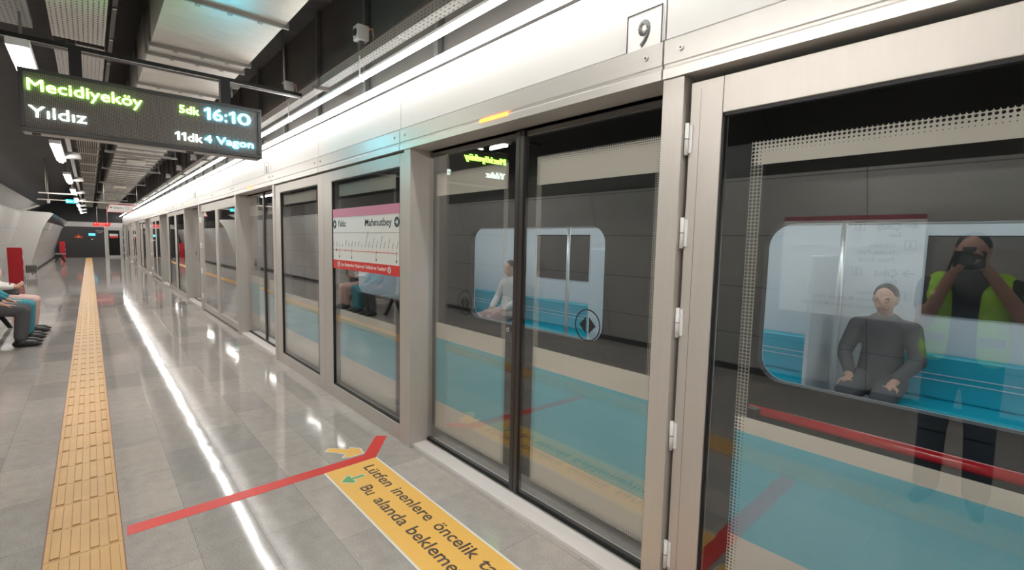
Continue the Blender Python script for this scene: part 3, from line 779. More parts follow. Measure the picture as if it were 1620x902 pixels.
mb = MB(); mb.text('Cam Bariyerlere Yaslanmak Tehlikeli ve Yasaktır!', (-.0005, -.21, .032), R_, U_, .030, .95, bold=.015, depth=.0005)
disc(mb, -.16, .043, .028, -.0008, .0008); disc(mb, -1.215, .043, .028, -.0008, .0008)
mb.build('warning_text', 'poster_white', t)
mb = MB()
for cyy in (-.16, -1.215):
    mb.prism([(cyy + .004, .065), (cyy - .004, .065), (cyy - .012, .045), (cyy - .006, .022), (cyy + .008, .022), (cyy + .006, .045)], (-.0012, 0, 0), (0, 1, 0), (0, 0, 1), (1, 0, 0), .0004)
mb.build('pictograms', 'ink', t)

# ------------------------------------------------------------------ tube lights over the doors, tray, sensors
TX, TZ = 1.675, 2.87
def tube_light(y):
    t = thing('tube_light', (TX, y, TZ), 'white tube light in the row above the screen doors, nearest to the camera', 'tube light', 'fluorescent tubes above the screen doors')
    MB().cyl((0, .012, 0), (0, 1.812, 0), .016, n=10).build('tube', 'tube', t)
    MB().box(-.014, .014, .02, 1.80, .016, .034).build('housing', 'fitting_white', t)
    MB().box(-.018, .018, 0, .012, -.020, .03).build('end_cap', 'fitting_white', t)
    MB().box(-.018, .018, 1.812, 1.824, -.020, .03).build('end_cap', 'fitting_white', t)
    MB().box(-.003, .003, .02, .035, .034, .186).build('hanger', 'fitting_white', t)
    return t
tl = tube_light(0.13)
for k in range(-2, 24):
    if k: dup(tl, None, (TX, 0.13 + 1.825 * k, TZ), 'white tube light in the row above the screen doors, ' + ('%s from the camera' % ORD[k] if k > 0 else 'behind the camera, %s one back' % ORD[-k]))
# perforated cable tray segments
def tray_seg(y, Ls):
    t = thing('cable_tray', (1.72, y, 3.06), 'perforated metal cable tray length above the tube row, nearest to the camera', 'cable tray', 'cable tray lengths above the tube row')
    MB().box(0, .003, .003, Ls - .003, 0, .072).build('side_wall', 'tray_side_perf', t)
    MB().box(0.003, .085, .003, Ls - .003, 0, .003).build('tray_bottom', 'tray_perf', t)
    MB().cyl((.006, 0, .075), (.006, Ls, .075), .005, n=6).build('cable', 'cable_pink', t)
    MB().box(-.012, -.002, Ls * .5, Ls * .5 + .05, -.035, .07).box(-.06, .30, Ls * .5 + .01, Ls * .5 + .04, -.035, -.006).build('bracket', 'galv_dark', t)
    return t
tr0 = tray_seg(0.3, 3.0)
for k in range(-1, 14):
    if k: dup(tr0, None, (1.72, 0.3 + 3.0 * k, 3.06), 'perforated metal cable tray length above the tube row, ' + ('%s from the camera' % ORD[k] if k > 0 else 'behind the camera'))
def sensor(y, label):
    t = thing('sensor_box', (1.74, y, 3.135), label, 'sensor', 'sensor boxes on the cable tray')
    MB().box(-.02, .02, -.02, .02, 0, .08).build('stem', 'galv_dark', t)
    MB().box(-.05, .05, -.05, .05, .08, .20).build('casing', 'fitting_white', t, bevel=.01)
    MB().cyl((-.051, 0, .14), (-.056, 0, .14), .03, n=20).build('lens', 'black', t)
    MB().tube([(.03, -.05, .17), (.05, -.11, .16), (.05, -.13, .09), (.04, -.12, .01)], .006).build('wire', 'cable_pink', t)
    MB().tube([(.03, .05, .12), (.03, .08, .06), (.02, .07, 0)], .006).build('wire', 'cable_pink', t)
    return t
sb = sensor(3.92, 'small grey sensor box with orange wires on the cable tray, nearest of the two')
dup(sb, None, (1.74, 5.85, 3.135), 'small grey sensor box on the cable tray beside the end of the black hanging rail')
for i, y in enumerate((8.0, 10.2, 12.4, 14.6, 16.8)): dup(sb, None, (1.74, y, 3.135), 'small sensor box on the cable tray beyond the departure board, %s in the row' % ORD[i + 2])

# ------------------------------------------------------------------ ventilation duct
DZ = 3.25
t = thing('ventilation_duct', (0.84, 2.0, DZ), 'wide galvanised metal ventilation duct running along the ceiling', 'ventilation duct')
MB().box(-.375, .375, 0, 39.5, 0, .42).build('duct_body', 'galv', t)
fl = MB().box(-.40, .40, -.012, .012, -.028, .44)
for q in (-.2, .0, .2): fl.box(q - .015, q + .015, -.025, .025, -.036, -.026)
fl0 = fl.build('flange', 'galv_dark', t, (0, 1.13, 0))
ys = [2.13, 3.30, 3.56, 4.72]
y = 5.9
while y < 39.2: ys.append(y); y += .58 if y > 9 else 1.15
for y in ys:
    if y != 1.13: dup(fl0, t, (0, y, 0))
for y in (5.2, 11.5, 19, 27):
    MB().box(-.16, .16, y, y + .28, -.09, -.03).build('access_box', 'galv', t)
# rod hangers / cross channels under the duct
for i, y in enumerate((12.1, 15.2, 19.4, 24.0, 29.0)):
    o = MB().box(.28, 1.42, y, y + .04, DZ - .10, DZ - .06).box(.30, .312, y + .01, y + .02, DZ - .06, DZ + .42).box(1.38, 1.392, y + .01, y + .02, DZ - .06, DZ + .42).build('duct_hanger', 'galv_dark')
    tag(o, 'metal cross channel hanging below the ventilation duct, %s from the camera' % ORD[i], 'duct hanger', 'duct hangers')

# left cable trays
def ltray(x0, x1, y0, y1, z, mat, label):
    t = thing('cable_tray', (x0, y0, z), label, 'cable tray')
    wd = x1 - x0; Ls = y1 - y0
    MB().box(0, wd, 0, Ls, 0, .003).build('tray_bottom', mat, t)
    MB().box(-.003, 0, 0, Ls, 0, .06).box(wd, wd + .003, 0, Ls, 0, .06).build('tray_side', 'galv', t)
    return t
ltray(-.165, .165, 2.0, 5.72, DZ, 'tray_perf', 'perforated metal cable tray lit green above the departure board')
ltray(-.56, -.28, 2.0, 5.65, DZ, 'tray_perf', 'perforated metal cable tray left of the green lit tray, at the top left corner')
ltray(-.17, -.08, 5.95, 9.4, DZ + .02, 'tray_perf', 'short narrow perforated tray piece behind the departure board')
ltray(-.02, .175, 5.9, 9.4, DZ + .02, 'tray_perf', 'perforated tray behind the board, nearest to the ventilation duct')
tt = ltray(-.10, .20, 9.5, 40.0, DZ, 'tray_ribbed', 'long ribbed cable tray along the ceiling left of the ventilation duct, beyond the board')
for k in range(26):
    y = .6 + k * 1.15
    MB().box(-.03, .33, y, y + .03, -.03, .0).build('cross_bar', 'galv_dark', tt)
t = ltray(-.26, -.20, 9.5, 40.0, DZ + .03, 'tray_perf', 'narrow perforated channel beside the wall side ceiling lights')
# ceiling ribs over trays
o = MB().box(.205, .235, 2.2, 40, DZ + .10, DZ + .22).build('ceiling_channel', 'black_metal')
tag(o, 'long black ceiling channel between the trays and the ventilation duct', 'channel')
for y in [2.6 + .8 * i for i in range(6)]:
    MB().cyl((.22, y, DZ + .10), (.22, y, DZ + .09), .014, n=12).build('bolt', 'steel', o)

# wall-side ceiling light fixtures
def fixture(y, label):
    t = thing('ceiling_light', (-.33, y, 2.9), label, 'ceiling light', 'wall side ceiling lights')
    MB().box(-.065, .065, 0, 2.35, .02, .075).build('housing', 'fitting_white', t, bevel=.005)
    MB().box(-.028, .028, .05, 2.30, -.008, .02).build('lamp', 'fixture_tube', t)
    MB().box(-.03, .03, 2.30, 2.42, .03, .2).box(-.008, .008, .3, .33, .075, .45).box(-.008, .008, 2.0, 2.03, .075, .45).build('hanger', 'galv_dark', t)
    MB().cyl((.16, 1.7, .02), (.16, 1.7, .12), .12, .10, 24).build('loudspeaker', 'panel_grey', t)
    return t
fx = fixture(5.0, 'wall side ceiling light peeking above the left end of the departure board')
fl_ = ['wall side ceiling light just below the departure board', 'third ceiling light of the receding row left of the trays']
for k in range(1, 8):
    dup(fx, None, (-.33, 5.0 + 4.95 * k, 2.9), fl_[k - 1] if k < 3 else '%s ceiling light of the receding row left of the trays' % ORD[k])
dup(fx, None, (-.33, 0.05, 2.9), 'added unseen ceiling light above the camera, brightening the near doors')  # unseen extra fixture, added to lift the light on the near doors
dup(fx, None, (-.33, -4.9, 2.9), 'ceiling light of the wall side row, behind the camera')

# ------------------------------------------------------------------ departure board
t = thing('hanging_rail', (0, 5.14, 3.0), 'black perforated rail hanging across the ceiling above the departure board', 'rail')
MB().box(-1.1, 1.66, 0, .05, 0, .045).build('channel', 'black_metal', t)
MB().box(-1.1, 1.66, -.004, 0, .004, .012).build('edge', 'galv', t)
mb = MB()
for i in range(44): mb.box(-1.05 + i * .06, -1.02 + i * .06, -.0045, 0, .020, .032)
mb.build('slots', 'black', t)
MB().box(.98, 1.10, -.02, .06, -.03, 0).cyl((1.04, .02, -.03), (1.04, .02, -.12), .006, n=8).build('clamp', 'galv_dark', t)
for x in (-.9, 1.5): MB().cyl((x, .025, .045), (x, .025, .95 - abs(x - .6) * .1), .006, n=8).build('rod', 'galv_dark', t)

t = thing('departure_board', (-.34, 5.0, 2.335), 'wide LED departure board showing Mecidiyeköy 5dk and Yıldız 11dk at 16:10', 'departure board')
BW, BH, BD = 1.585, .445, .16
fr = MB(); e = .03
fr.box(0, BW, 0, BD, 0, e).box(0, BW, 0, BD, BH - e, BH).box(0, e, 0, BD, e, BH - e).box(BW - e, BW, 0, BD, e, BH - e)
fr.build('casing', 'board_frame', t, bevel=.004)
MB().box(e, BW - e, .012, .03, e, BH - e).build('led_panel', 'led_matrix', t)
MB().box(e, BW - e, .12, .14, e, BH - e).build('rear_panel', 'led_matrix', t)
MB().box(.01, BW - .01, .03, BD - .005, -.006, 0).build('bottom_plate', 'board_under', t)
MB().box(.055, .10, .03, .08, -.018, -.006).box(1.0, 1.05, .03, .08, -.018, -.006).build('cable_gland', 'black', t)
for x in (.275, 1.27): MB().box(x, x + .075, .04, .12, BH, BH + .218).build('hanging_post', 'black_metal', t)
q = .012
simple('led_white', (.2, .2, .2), .5, emit=(.75, 1, .85), estr=LED_EMIT * .5)
def led(st, x, z, cap, wd, bold, mat, nm): MB().text(st, (x, q, z), (1, 0, 0), (0, 0, 1), cap, wd, bold=bold, depth=.006).build(nm, mat, t)
led('Mecidiyeköy', .045, .295, .082, .66, 0.0, 'led_green', 'destination_text')
led('5dk', .955, .305, .062, .142, 0.0, 'led_green', 'minutes_text')
led('Yıldız', .045, .105, .082, .315, 0.0, 'led_white', 'destination_text')
def one(x, z, h, w_, mat, nm):
    MB().prism([(w_ * .55, 0), (w_, 0), (w_, h), (w_ * .62, h), (0, h * .80), (0, h * .64), (w_ * .55, h * .80)], (x, q - .006, z), (1, 0, 0), (0, 0, 1), (0, 1, 0), .006).build(nm, mat, t)
one(.920, .075, .068, .030, 'led_white', 'digit'); one(.965, .075, .068, .030, 'led_white', 'digit')
led('dk', 1.010, .075, .068, .105, 0.0, 'led_white', 'minutes_text')
one(1.135, .285, .098, .045, 'led_cyan', 'digit'); led('6', 1.200, .285, .098, .075, 0.0, 'led_cyan', 'digit')
led(':', 1.290, .285, .098, .018, 0.0, 'led_cyan', 'colon')
one(1.325, .285, .098, .045, 'led_cyan', 'digit'); led('0', 1.392, .285, .098, .105, 0.0, 'led_cyan', 'digit')
led('4 Vagon', 1.13, .085, .062, .385, 0.0, 'led_cyan', 'wagon_text')

# ------------------------------------------------------------------ signs further along
t = thing('hanging_rail', (0, 20.5, 2.60), 'thin grey rail across the platform carrying the distant white exit sign', 'rail')
MB().box(-1.15, 1.28, 0, .04, 0, .03).build('channel', 'galv', t)
for x in (-.9, .40, 1.245): MB().cyl((x, .02, .03), (x, .02, .9), .008, n=8).build('rod', 'galv', t)
MB().box(-.93, -.87, -.02, .06, -.10, 0).build('bracket', 'galv', t)
t = thing('hanging_rail', (0, 17.5, 2.62), 'thin grey rail hanging on the wall side of the vault, before the exit sign rail', 'rail')
MB().box(-.95, -.2, 0, .04, 0, .03).build('channel', 'galv', t)
for x in (-.8, -.3): MB().cyl((x, .02, .03), (x, .02, .9), .008, n=8).build('rod', 'galv', t)
def slant_sign(loc, w_, h_, sk, label, mat_e, mat_f, txt, tmat, name):
    t = thing(name, loc, label, 'sign')
    MB().prism([(0, 0), (w_, 0), (w_ + sk, h_), (sk, h_)], (0, 0, 0), (1, 0, 0), (0, 0, 1), (0, 1, 0), .06).build('casing', mat_e, t)
    e = .012
    MB().prism([(e * 1.5, e), (w_ - e, e), (w_ + sk - e * 1.5, h_ - e), (sk + e, h_ - e)], (0, -.004, 0), (1, 0, 0), (0, 0, 1), (0, 1, 0), .004).build('face', mat_f, t)
    mb = MB(); txt(mb); mb.build('lettering', tmat, t)
    return t
def txt1(mb):
    mb.text('Çıkış', (.185, -.004, .13), (1, 0, 0), (0, 0, 1), .055, .14, bold=.015)
    mb.text('/Exit', (.33, -.004, .13), (1, 0, 0), (0, 0, 1), .05, .11, bold=.0)
    mb.prism([(.09, .155), (.125, .19), (.125, .165), (.165, .165), (.165, .147), (.125, .147), (.125, .12)], (0, -.006, 0), (1, 0, 0), (0, 0, 1), (0, 1, 0), .002)
    for a, b, c, d in ((.49, .58, .19, .196), (.49, .58, .12, .126), (.49, .496, .12, .196), (.574, .58, .12, .196)): mb.box(a, b, -.006, -.004, c, d)
slant_sign((.44, 20.46, 2.315), .645, .255, .085, 'distant white parallelogram exit sign with red edge hanging below a rail', 'red_sign', 'poster_white', txt1, 'ink_dark', 'exit_sign')
def txt2(mb):
    mb.text('Acil Durum', (.22, -.004, .125), (1, 0, 0), (0, 0, 1), .045, .36, bold=.02)
    mb.text('Telefonu', (.27, -.004, .045), (1, 0, 0), (0, 0, 1), .04, .26, bold=.02)
    mb.box(.12, .17, -.006, -.004, .13, .17); mb.box(.62, .68, -.006, -.004, .13, .17)
t = slant_sign((.14, 36, 2.045), .745, .205, .075, 'small red parallelogram sign hanging near the far end wall', 'red_sign', 'red_sign', txt2, 'white', 'hanging_sign')
for x in (.22, .66): MB().cyl((x, .03, .2), (x, .03, 1.1), .012, n=8).build('rod', 'galv', t)
t = thing('emergency_exit_sign', (-.51, 20.44, 2.535), 'small teal emergency exit sign with running figure on the grey rail', 'sign')
MB().box(0, .24, 0, .03, 0, .115).build('casing', 'teal_sign', t)
mb = MB().prism([(.075, .055), (.11, .085), (.11, .064), (.16, .064), (.16, .046), (.11, .046), (.11, .025)], (0, -.002, 0), (1, 0, 0), (0, 0, 1), (0, 1, 0), .002)
mb.box(.02, .06, -.002, 0, .02, .095).prism([(.18, .02), (.195, .05), (.19, .08), (.2, .095), (.215, .09), (.21, .06), (.225, .03), (.215, .02), (.2, .045), (.19, .02)], (0, -.002, 0), (1, 0, 0), (0, 0, 1), (0, 1, 0), .002)
mb.build('pictogram', 'white', t)

# wall direction board (seen mirrored in the exit door glass)
t = thing('direction_board', (-2.04, .84, .93), 'white exit direction board on the left wall, seen mirrored in the glass exit door', 'sign')
BWd, BHd = 1.20, 1.015
MB().box(-.02, 0, 0, BWd, 0, BHd).build('panel', 'poster_white', t)
MB().box(0, .002, 0, BWd, BHd - .045, BHd).build('burgundy_band', 'burgundy', t)
MB().box(-.20, -.02, .1, .16, .1, .3).box(-.20, -.02, BWd - .16, BWd - .1, .1, .3).build('standoff', 'galv_dark', t)
Rg = (0, 1, 0)
def wt(s2, y_, z_, cap, b=.01): MB().text(s2, (0, y_, z_ - .03), Rg, U_, cap, bold=b, depth=.0015).build('lettering', 'ink_dark', t)
def arrowl(y_, z_, sg):
    z_ -= .03
    MB().prism([(y_ - sg * .05, z_), (y_, z_ + .035), (y_, z_ + .02), (y_ - sg * .03, z_ + .006), (y_ + sg * .05, z_ + .006), (y_ + sg * .05, z_ - .006), (y_ - sg * .03, z_ - .006), (y_, z_ - .02), (y_, z_ - .035)], (0.0, 0, 0), (0, 1, 0), (0, 0, 1), (1, 0, 0), .0015).build('arrow', 'ink_dark', t)
def numbox(ch, y_, z_, s3=.085):
    mb = MB(); z_ -= .03
    for a, b, c, d in ((0, s3, 0, .006), (0, s3, s3 - .006, s3), (0, .006, 0, s3), (s3 - .006, s3, 0, s3)): mb.box(0, .0015, y_ + a, y_ + b, z_ + c, z_ + d)
    mb.text(ch, (0, y_ + s3 / 2, z_ + .016), Rg, U_, .055, align='C', bold=.02, depth=.0015)
    mb.build('number_box', 'ink_dark', t)
arrowl(.10, .935, 1); wt('Çıkış', .18, .905, .062); numbox('1', .46, .895); wt('Exit', .18, .835, .042)
numbox('1', .06, .715); wt('- Dikilitaş', .18, .735, .042, .004); wt('- Dutluk Parkı', .18, .665, .042, .004); wt('- Pazar Sokak', .18, .595, .042, .004)
arrowl(.10, .49, -1); wt('Çıkış', .18, .46, .062); numbox('2', .46, .45); wt('Exit', .18, .385, .042)
numbox('2', .06, .235); wt('- Gayrettepe', .18, .27, .042, .004); wt('- Gayrettepe Muhtarlık Parkı', .18, .20, .042, .004); wt('- Gayrettepe Emniyet Müdürlüğü', .18, .13, .042, .004)

# ------------------------------------------------------------------ cabinets, bench, vent box
def cabinet(loc, label, wd=.30, h=1.15, d=.22):
    t = thing('fire_cabinet', loc, label, 'fire cabinet', 'red fire cabinets')
    MB().box(0, wd, 0, d, 0, h).build('body', 'red_cab', t, bevel=.006)
    MB().box(wd, wd + .012, .02, d - .02, .04, h - .04).build('door', 'red_cab', t, bevel=.004)
    MB().box(wd + .012, wd + .03, .04, .07, .50, .62).build('handle', 'steel', t)
    MB().box(wd + .012, wd + .014, .06, d - .04, .80, .95).build('notice', 'poster_white', t)
    return t
cabinet((-1.83, 20.2, 0), 'tall dark red fire cabinet beside the seated people at the left wall')
cabinet((-1.46, 42.0, 0), 'small distant red fire cabinet in front of the far end wall', .24, 1.08)
t = thing('vent_box', (-1.82, 25.0, .12), 'low dark grille box at the foot of the left wall behind the red cabinet', 'vent box')
MB().box(0, .3, 0, .15, 0, .28).build('casing', 'galv_dark', t, bevel=.01)
mb = MB()
for i in range(6): mb.box(.02 + i * .046, .04 + i * .046, -.004, 0, .04, .24)
mb.build('grille', 'ink_dark', t)
MB().box(.03, .05, .05, .1, -.12, 0).box(.25, .27, .05, .1, -.12, 0).build('legs', 'galv_dark', t)
def bench(loc, Ls, label, rz=0):
    t = thing('bench', loc, label, 'bench', rz=rz)
    mb = MB()
    for i in range(7): mb.box(-.20 + i * .065, -.145 + i * .065, 0, Ls, .42, .44)
    mb.build('seat', 'bench_metal', t, bevel=.004)
    for y in (.25, Ls - .3):
        MB().box(-.18, .22, y, y + .05, .38, .42).prism([(-.04, .38), (.04, .38), (.22, .0), (.16, 0), (0, .3), (-.16, 0), (-.22, 0)], (0, y, 0), (1, 0, 0), (0, 0, 1), (0, 1, 0), .05).build('leg', 'black_metal', t)
    return t
bench((-1.25, 9.2, 0), 2.6, 'metal slatted bench by the left wall under the seated people')
bench((-1.30, 36.6, 0), 1.6, 'distant metal bench near the far end wall')

# ------------------------------------------------------------------ people
def hand(mb, wr, fdir, ndir, s=1.0, curl=.5, side=1):
    """palm from wrist wr along fdir, ndir = palm normal (direction the fingers curl to)"""
    f = Vector(fdir).normalized(); n_ = Vector(ndir); n_ = (n_ - n_.dot(f) * f).normalized(); w_ = f.cross(n_) * side
    wr = Vector(wr)
    for q in (-.026, -.009, .009, .026):
        mb.limb(wr + w_ * q * .7 * s, wr + f * .085 * s + w_ * q * s, .014 * s, .012 * s)
    Ls = (.062, .074, .070, .054)
    for q, L_ in zip((.030, .010, -.010, -.030), Ls):
        p = wr + f * .088 * s + w_ * q * s
        d1 = (f * math.cos(curl * .7) + n_ * math.sin(curl * .7)); d2 = (f * math.cos(curl * 2) + n_ * math.sin(curl * 2))
        p2 = p + d1 * L_ * .5 * s; p3 = p2 + d2 * L_ * .5 * s
        mb.limb(p, p2, .0095 * s, .0088 * s); mb.limb(p2, p3, .0088 * s, .0075 * s)
    p = wr + f * .025 * s + w_ * .028 * s
    p2 = p + (w_ * .7 + f * .6 + n_ * .3).normalized() * .04 * s; p3 = p2 + (f * .8 + n_ * .5).normalized() * .03 * s
    mb.limb(p, p2, .013 * s, .011 * s); mb.limb(p2, p3, .011 * s, .009 * s)
def head(mb, c, fwd, tilt=0):
    """head centre c, facing fwd (unit, horizontal), nose/ears/brow/jaw"""
    c = Vector(c); f = Vector(fwd).normalized(); u = Vector((0, 0, 1)); s = f.cross(u)
    f2 = (f * math.cos(tilt) - u * math.sin(tilt)); u2 = (u * math.cos(tilt) + f * math.sin(tilt))
    rot = Matrix((f2, s, u2)).transposed().to_4x4()
    mb.ell(c, (.095, .075, .108), 20, 14, rot)
    mb.ell(c + f2 * .030 - u2 * .055, (.062, .052, .058), 16, 12, rot)
    mb.limb(c + f2 * .090 + u2 * .012, c + f2 * .108 - u2 * .020, .009, .014)
    mb.ell(c + f2 * .075 + u2 * .030, (.022, .052, .012), 12, 8, rot)
    mb.ell(c + f2 * .088 - u2 * .050, (.012, .024, .008), 12, 8, rot)
    for q in (-1, 1):
        mb.ell(c + s * q * .077 - f2 * .005, (.018, .009, .030), 12, 8, rot)
        mb.ell(c + f2 * .083 + s * q * .03 + u2 * .012, (.010, .014, .009), 10, 8, rot)
    return f2, s, u2

def seated(loc, label, top, trousers, shoes='shoe', hair='hair_dark', scarf=None, skirt=False, hold=True, rz=0.0, top2=None, voxel=.008):
    """facing +X; origin at floor under the hips"""
    H_ = Vector((0, 0, .53))
    b = MB()
    # body core
    b.limb((0, 0, .55), (-.03, 0, .80), .135, .12); b.limb((-.03, 0, .80), (-.02, 0, .98), .12, .125)
    for q in (-1, 1): b.limb((-.02, q * .05, 1.0), (-.02, q * .155, .99), .07, .06)
    b.limb((-.01, 0, 1.02), (.01, 0, 1.14), .058, .05)
    f, s_, u = head(b, (.035, 0, 1.22), (1, 0, 0), .35 if hold else .05)
    knees, ank = {}, {}
    for q in (-1, 1):
        kn = Vector((.47, q * .115, .50)); an = Vector((.44, q * .12, .10))
        b.limb((0, q * .09, .54), kn, .088, .060); b.limb(kn, an, .055, .036)
        b.limb(an, an + Vector((.11, q * .012, -.065)), .036, .020); b.ell(an + Vector((-.02, 0, -.04)), (.04, .034, .045))
        el = Vector((.06, q * .24, .76)); wr = Vector((.30, q * .09, .74)) if hold else Vector((.30, q * .13, .60))
        b.limb((-.02, q * .175, .985), el, .052, .042); b.limb(el, wr, .042, .027)
        if hold: hand(b, wr, Vector((.5, -q * .45, .35)), Vector((0, -q, .4)), 1, .5, q)
        else: hand(b, wr, Vector((.9, -q * .1, -.1)), Vector((0, 0, -1)), 1, .25, q)
    root = fuse(b, 'person', 'skin', voxel=voxel, smooth=4)
    root.location = loc; root.rotation_euler = (0, 0, rz)
    tag(root, label, 'person')
    # trousers
    m = MB(); m.limb((0, 0, .56), (-.02, 0, .66), .155, .15)
    for q in (-1, 1):
        kn = Vector((.48, q * .115, .505)); an = Vector((.445, q * .12, .15))
        m.limb((0, q * .085, .56), kn, .105, .080)
        m.limb(kn, an, .078, .072 if not skirt else .085)
    if skirt:
        m.limb((.10, 0, .55), (.45, 0, .49), .12, .10); m.limb((.45, -.05, .46), (.43, -.06, .14), .10, .10); m.limb((.45, .05, .46), (.43, .06, .14), .10, .10)
    fuse(m, 'skirt' if skirt else 'trousers', trousers, root, voxel=.012, smooth=5)
    m = MB(); m.limb((0, 0, .60), (-.03, 0, .80), .158, .142); m.limb((-.03, 0, .80), (-.02, 0, .98), .142, .138)
    for q in (-1, 1):
        m.limb((-.02, q * .05, 1.0), (-.02, q * .165, .985), .078, .070)
        el = Vector((.06, q * .24, .76)); wr = Vector((.24, q * .12, .745)) if hold else Vector((.24, q * .15, .64))
        m.limb((-.02, q * .175, .985), el, .070, .056); m.limb(el, wr, .056, .042)
    fuse(m, 'top', top, root, voxel=.012, smooth=4)
    for q in (-1, 1):
        m = MB(); a = Vector((.44, q * .12, .0))
        m.ell(a + Vector((-.03, 0, .045)), (.055, .045, .045)); m.limb(a + Vector((.0, 0, .045)), a + Vector((.16, q * .015, .035)), .046, .036)
        m.ell(a + Vector((.10, q * .01, .028)), (.13, .046, .028))
        m.limb(a + Vector((-.01, 0, .05)), a + Vector((.0, 0, .10)), .052, .05); m.limb(a + Vector((.0, 0, .055)), a + Vector((.13, q * .012, .045)), .052, .042)
        fuse(m, 'shoe', shoes, root, voxel=.010, smooth=3)
    if scarf:
        m = MB(); c = Vector((.015, 0, 1.232))
        m.ell(c, (.108, .098, .118)); m.limb(c + Vector((-.03, 0, -.05)), (-.02, 0, 1.04), .092, .13); m.limb((.02, 0, 1.07), (.06, 0, .95), .09, .09)
        fuse(m, 'headscarf', scarf, root, voxel=.009, smooth=3)
    else:
        m = MB(); m.ell((.008, 0, 1.255), (.100, .083, .090)); m.ell((-.035, 0, 1.225), (.062, .078, .09))
        fuse(m, 'hair', hair, root, voxel=.009, smooth=2)
    for q in (-1, 1):
        MB().ell((.035 + .085 * f.x + .0, q * .030, 1.22 + .085 * f.z + .012), (.006, .011, .006), 10, 6).build('eye', 'ink_dark', root)
    return root
# three people on the bench at the left edge
seated((-1.23, 9.62, 0), 'person in grey trousers and black shoes sitting on the bench, nearest of the three', 'cloth_navy', 'cloth_grey', hold=False)
p2 = seated((-1.22, 10.22, 0), 'person in teal clothes sitting in the middle of the bench', 'cloth_teal', 'cloth_teal', skirt=True, hold=False, scarf='cloth_black')
p3 = seated((-1.20, 10.90, 0), 'person in a pale headscarf and pink trousers looking at a phone on the bench', 'cloth_white', 'cloth_pink', scarf='cloth_pink', hold=True)
t = thing('phone', (-0.80, 10.90, .80), 'dark mobile phone held by the person in the pale headscarf', 'phone')
MB().box(-.008, 0, -.04, .04, -.03, .10).build('body', 'black_metal', t, bevel=.003)
MB().box(-.0095, -.008, -.035, .035, -.022, .092).build('screen', 'screen_blue', t)
t = thing('handbag', (-0.98, 10.92, .59), 'small grey handbag on the lap of the person in the pale headscarf', 'bag')
fuse(MB().ell((0, 0, .09), (.10, .13, .085)).ell((.0, 0, .04), (.11, .14, .05)), 'body', 'cloth_grey', t, voxel=.012, smooth=3)
MB().tube([(0, -.09, .14), (0, -.06, .20), (0, .06, .20), (0, .09, .14)], .008).build('strap', 'shoe', t)

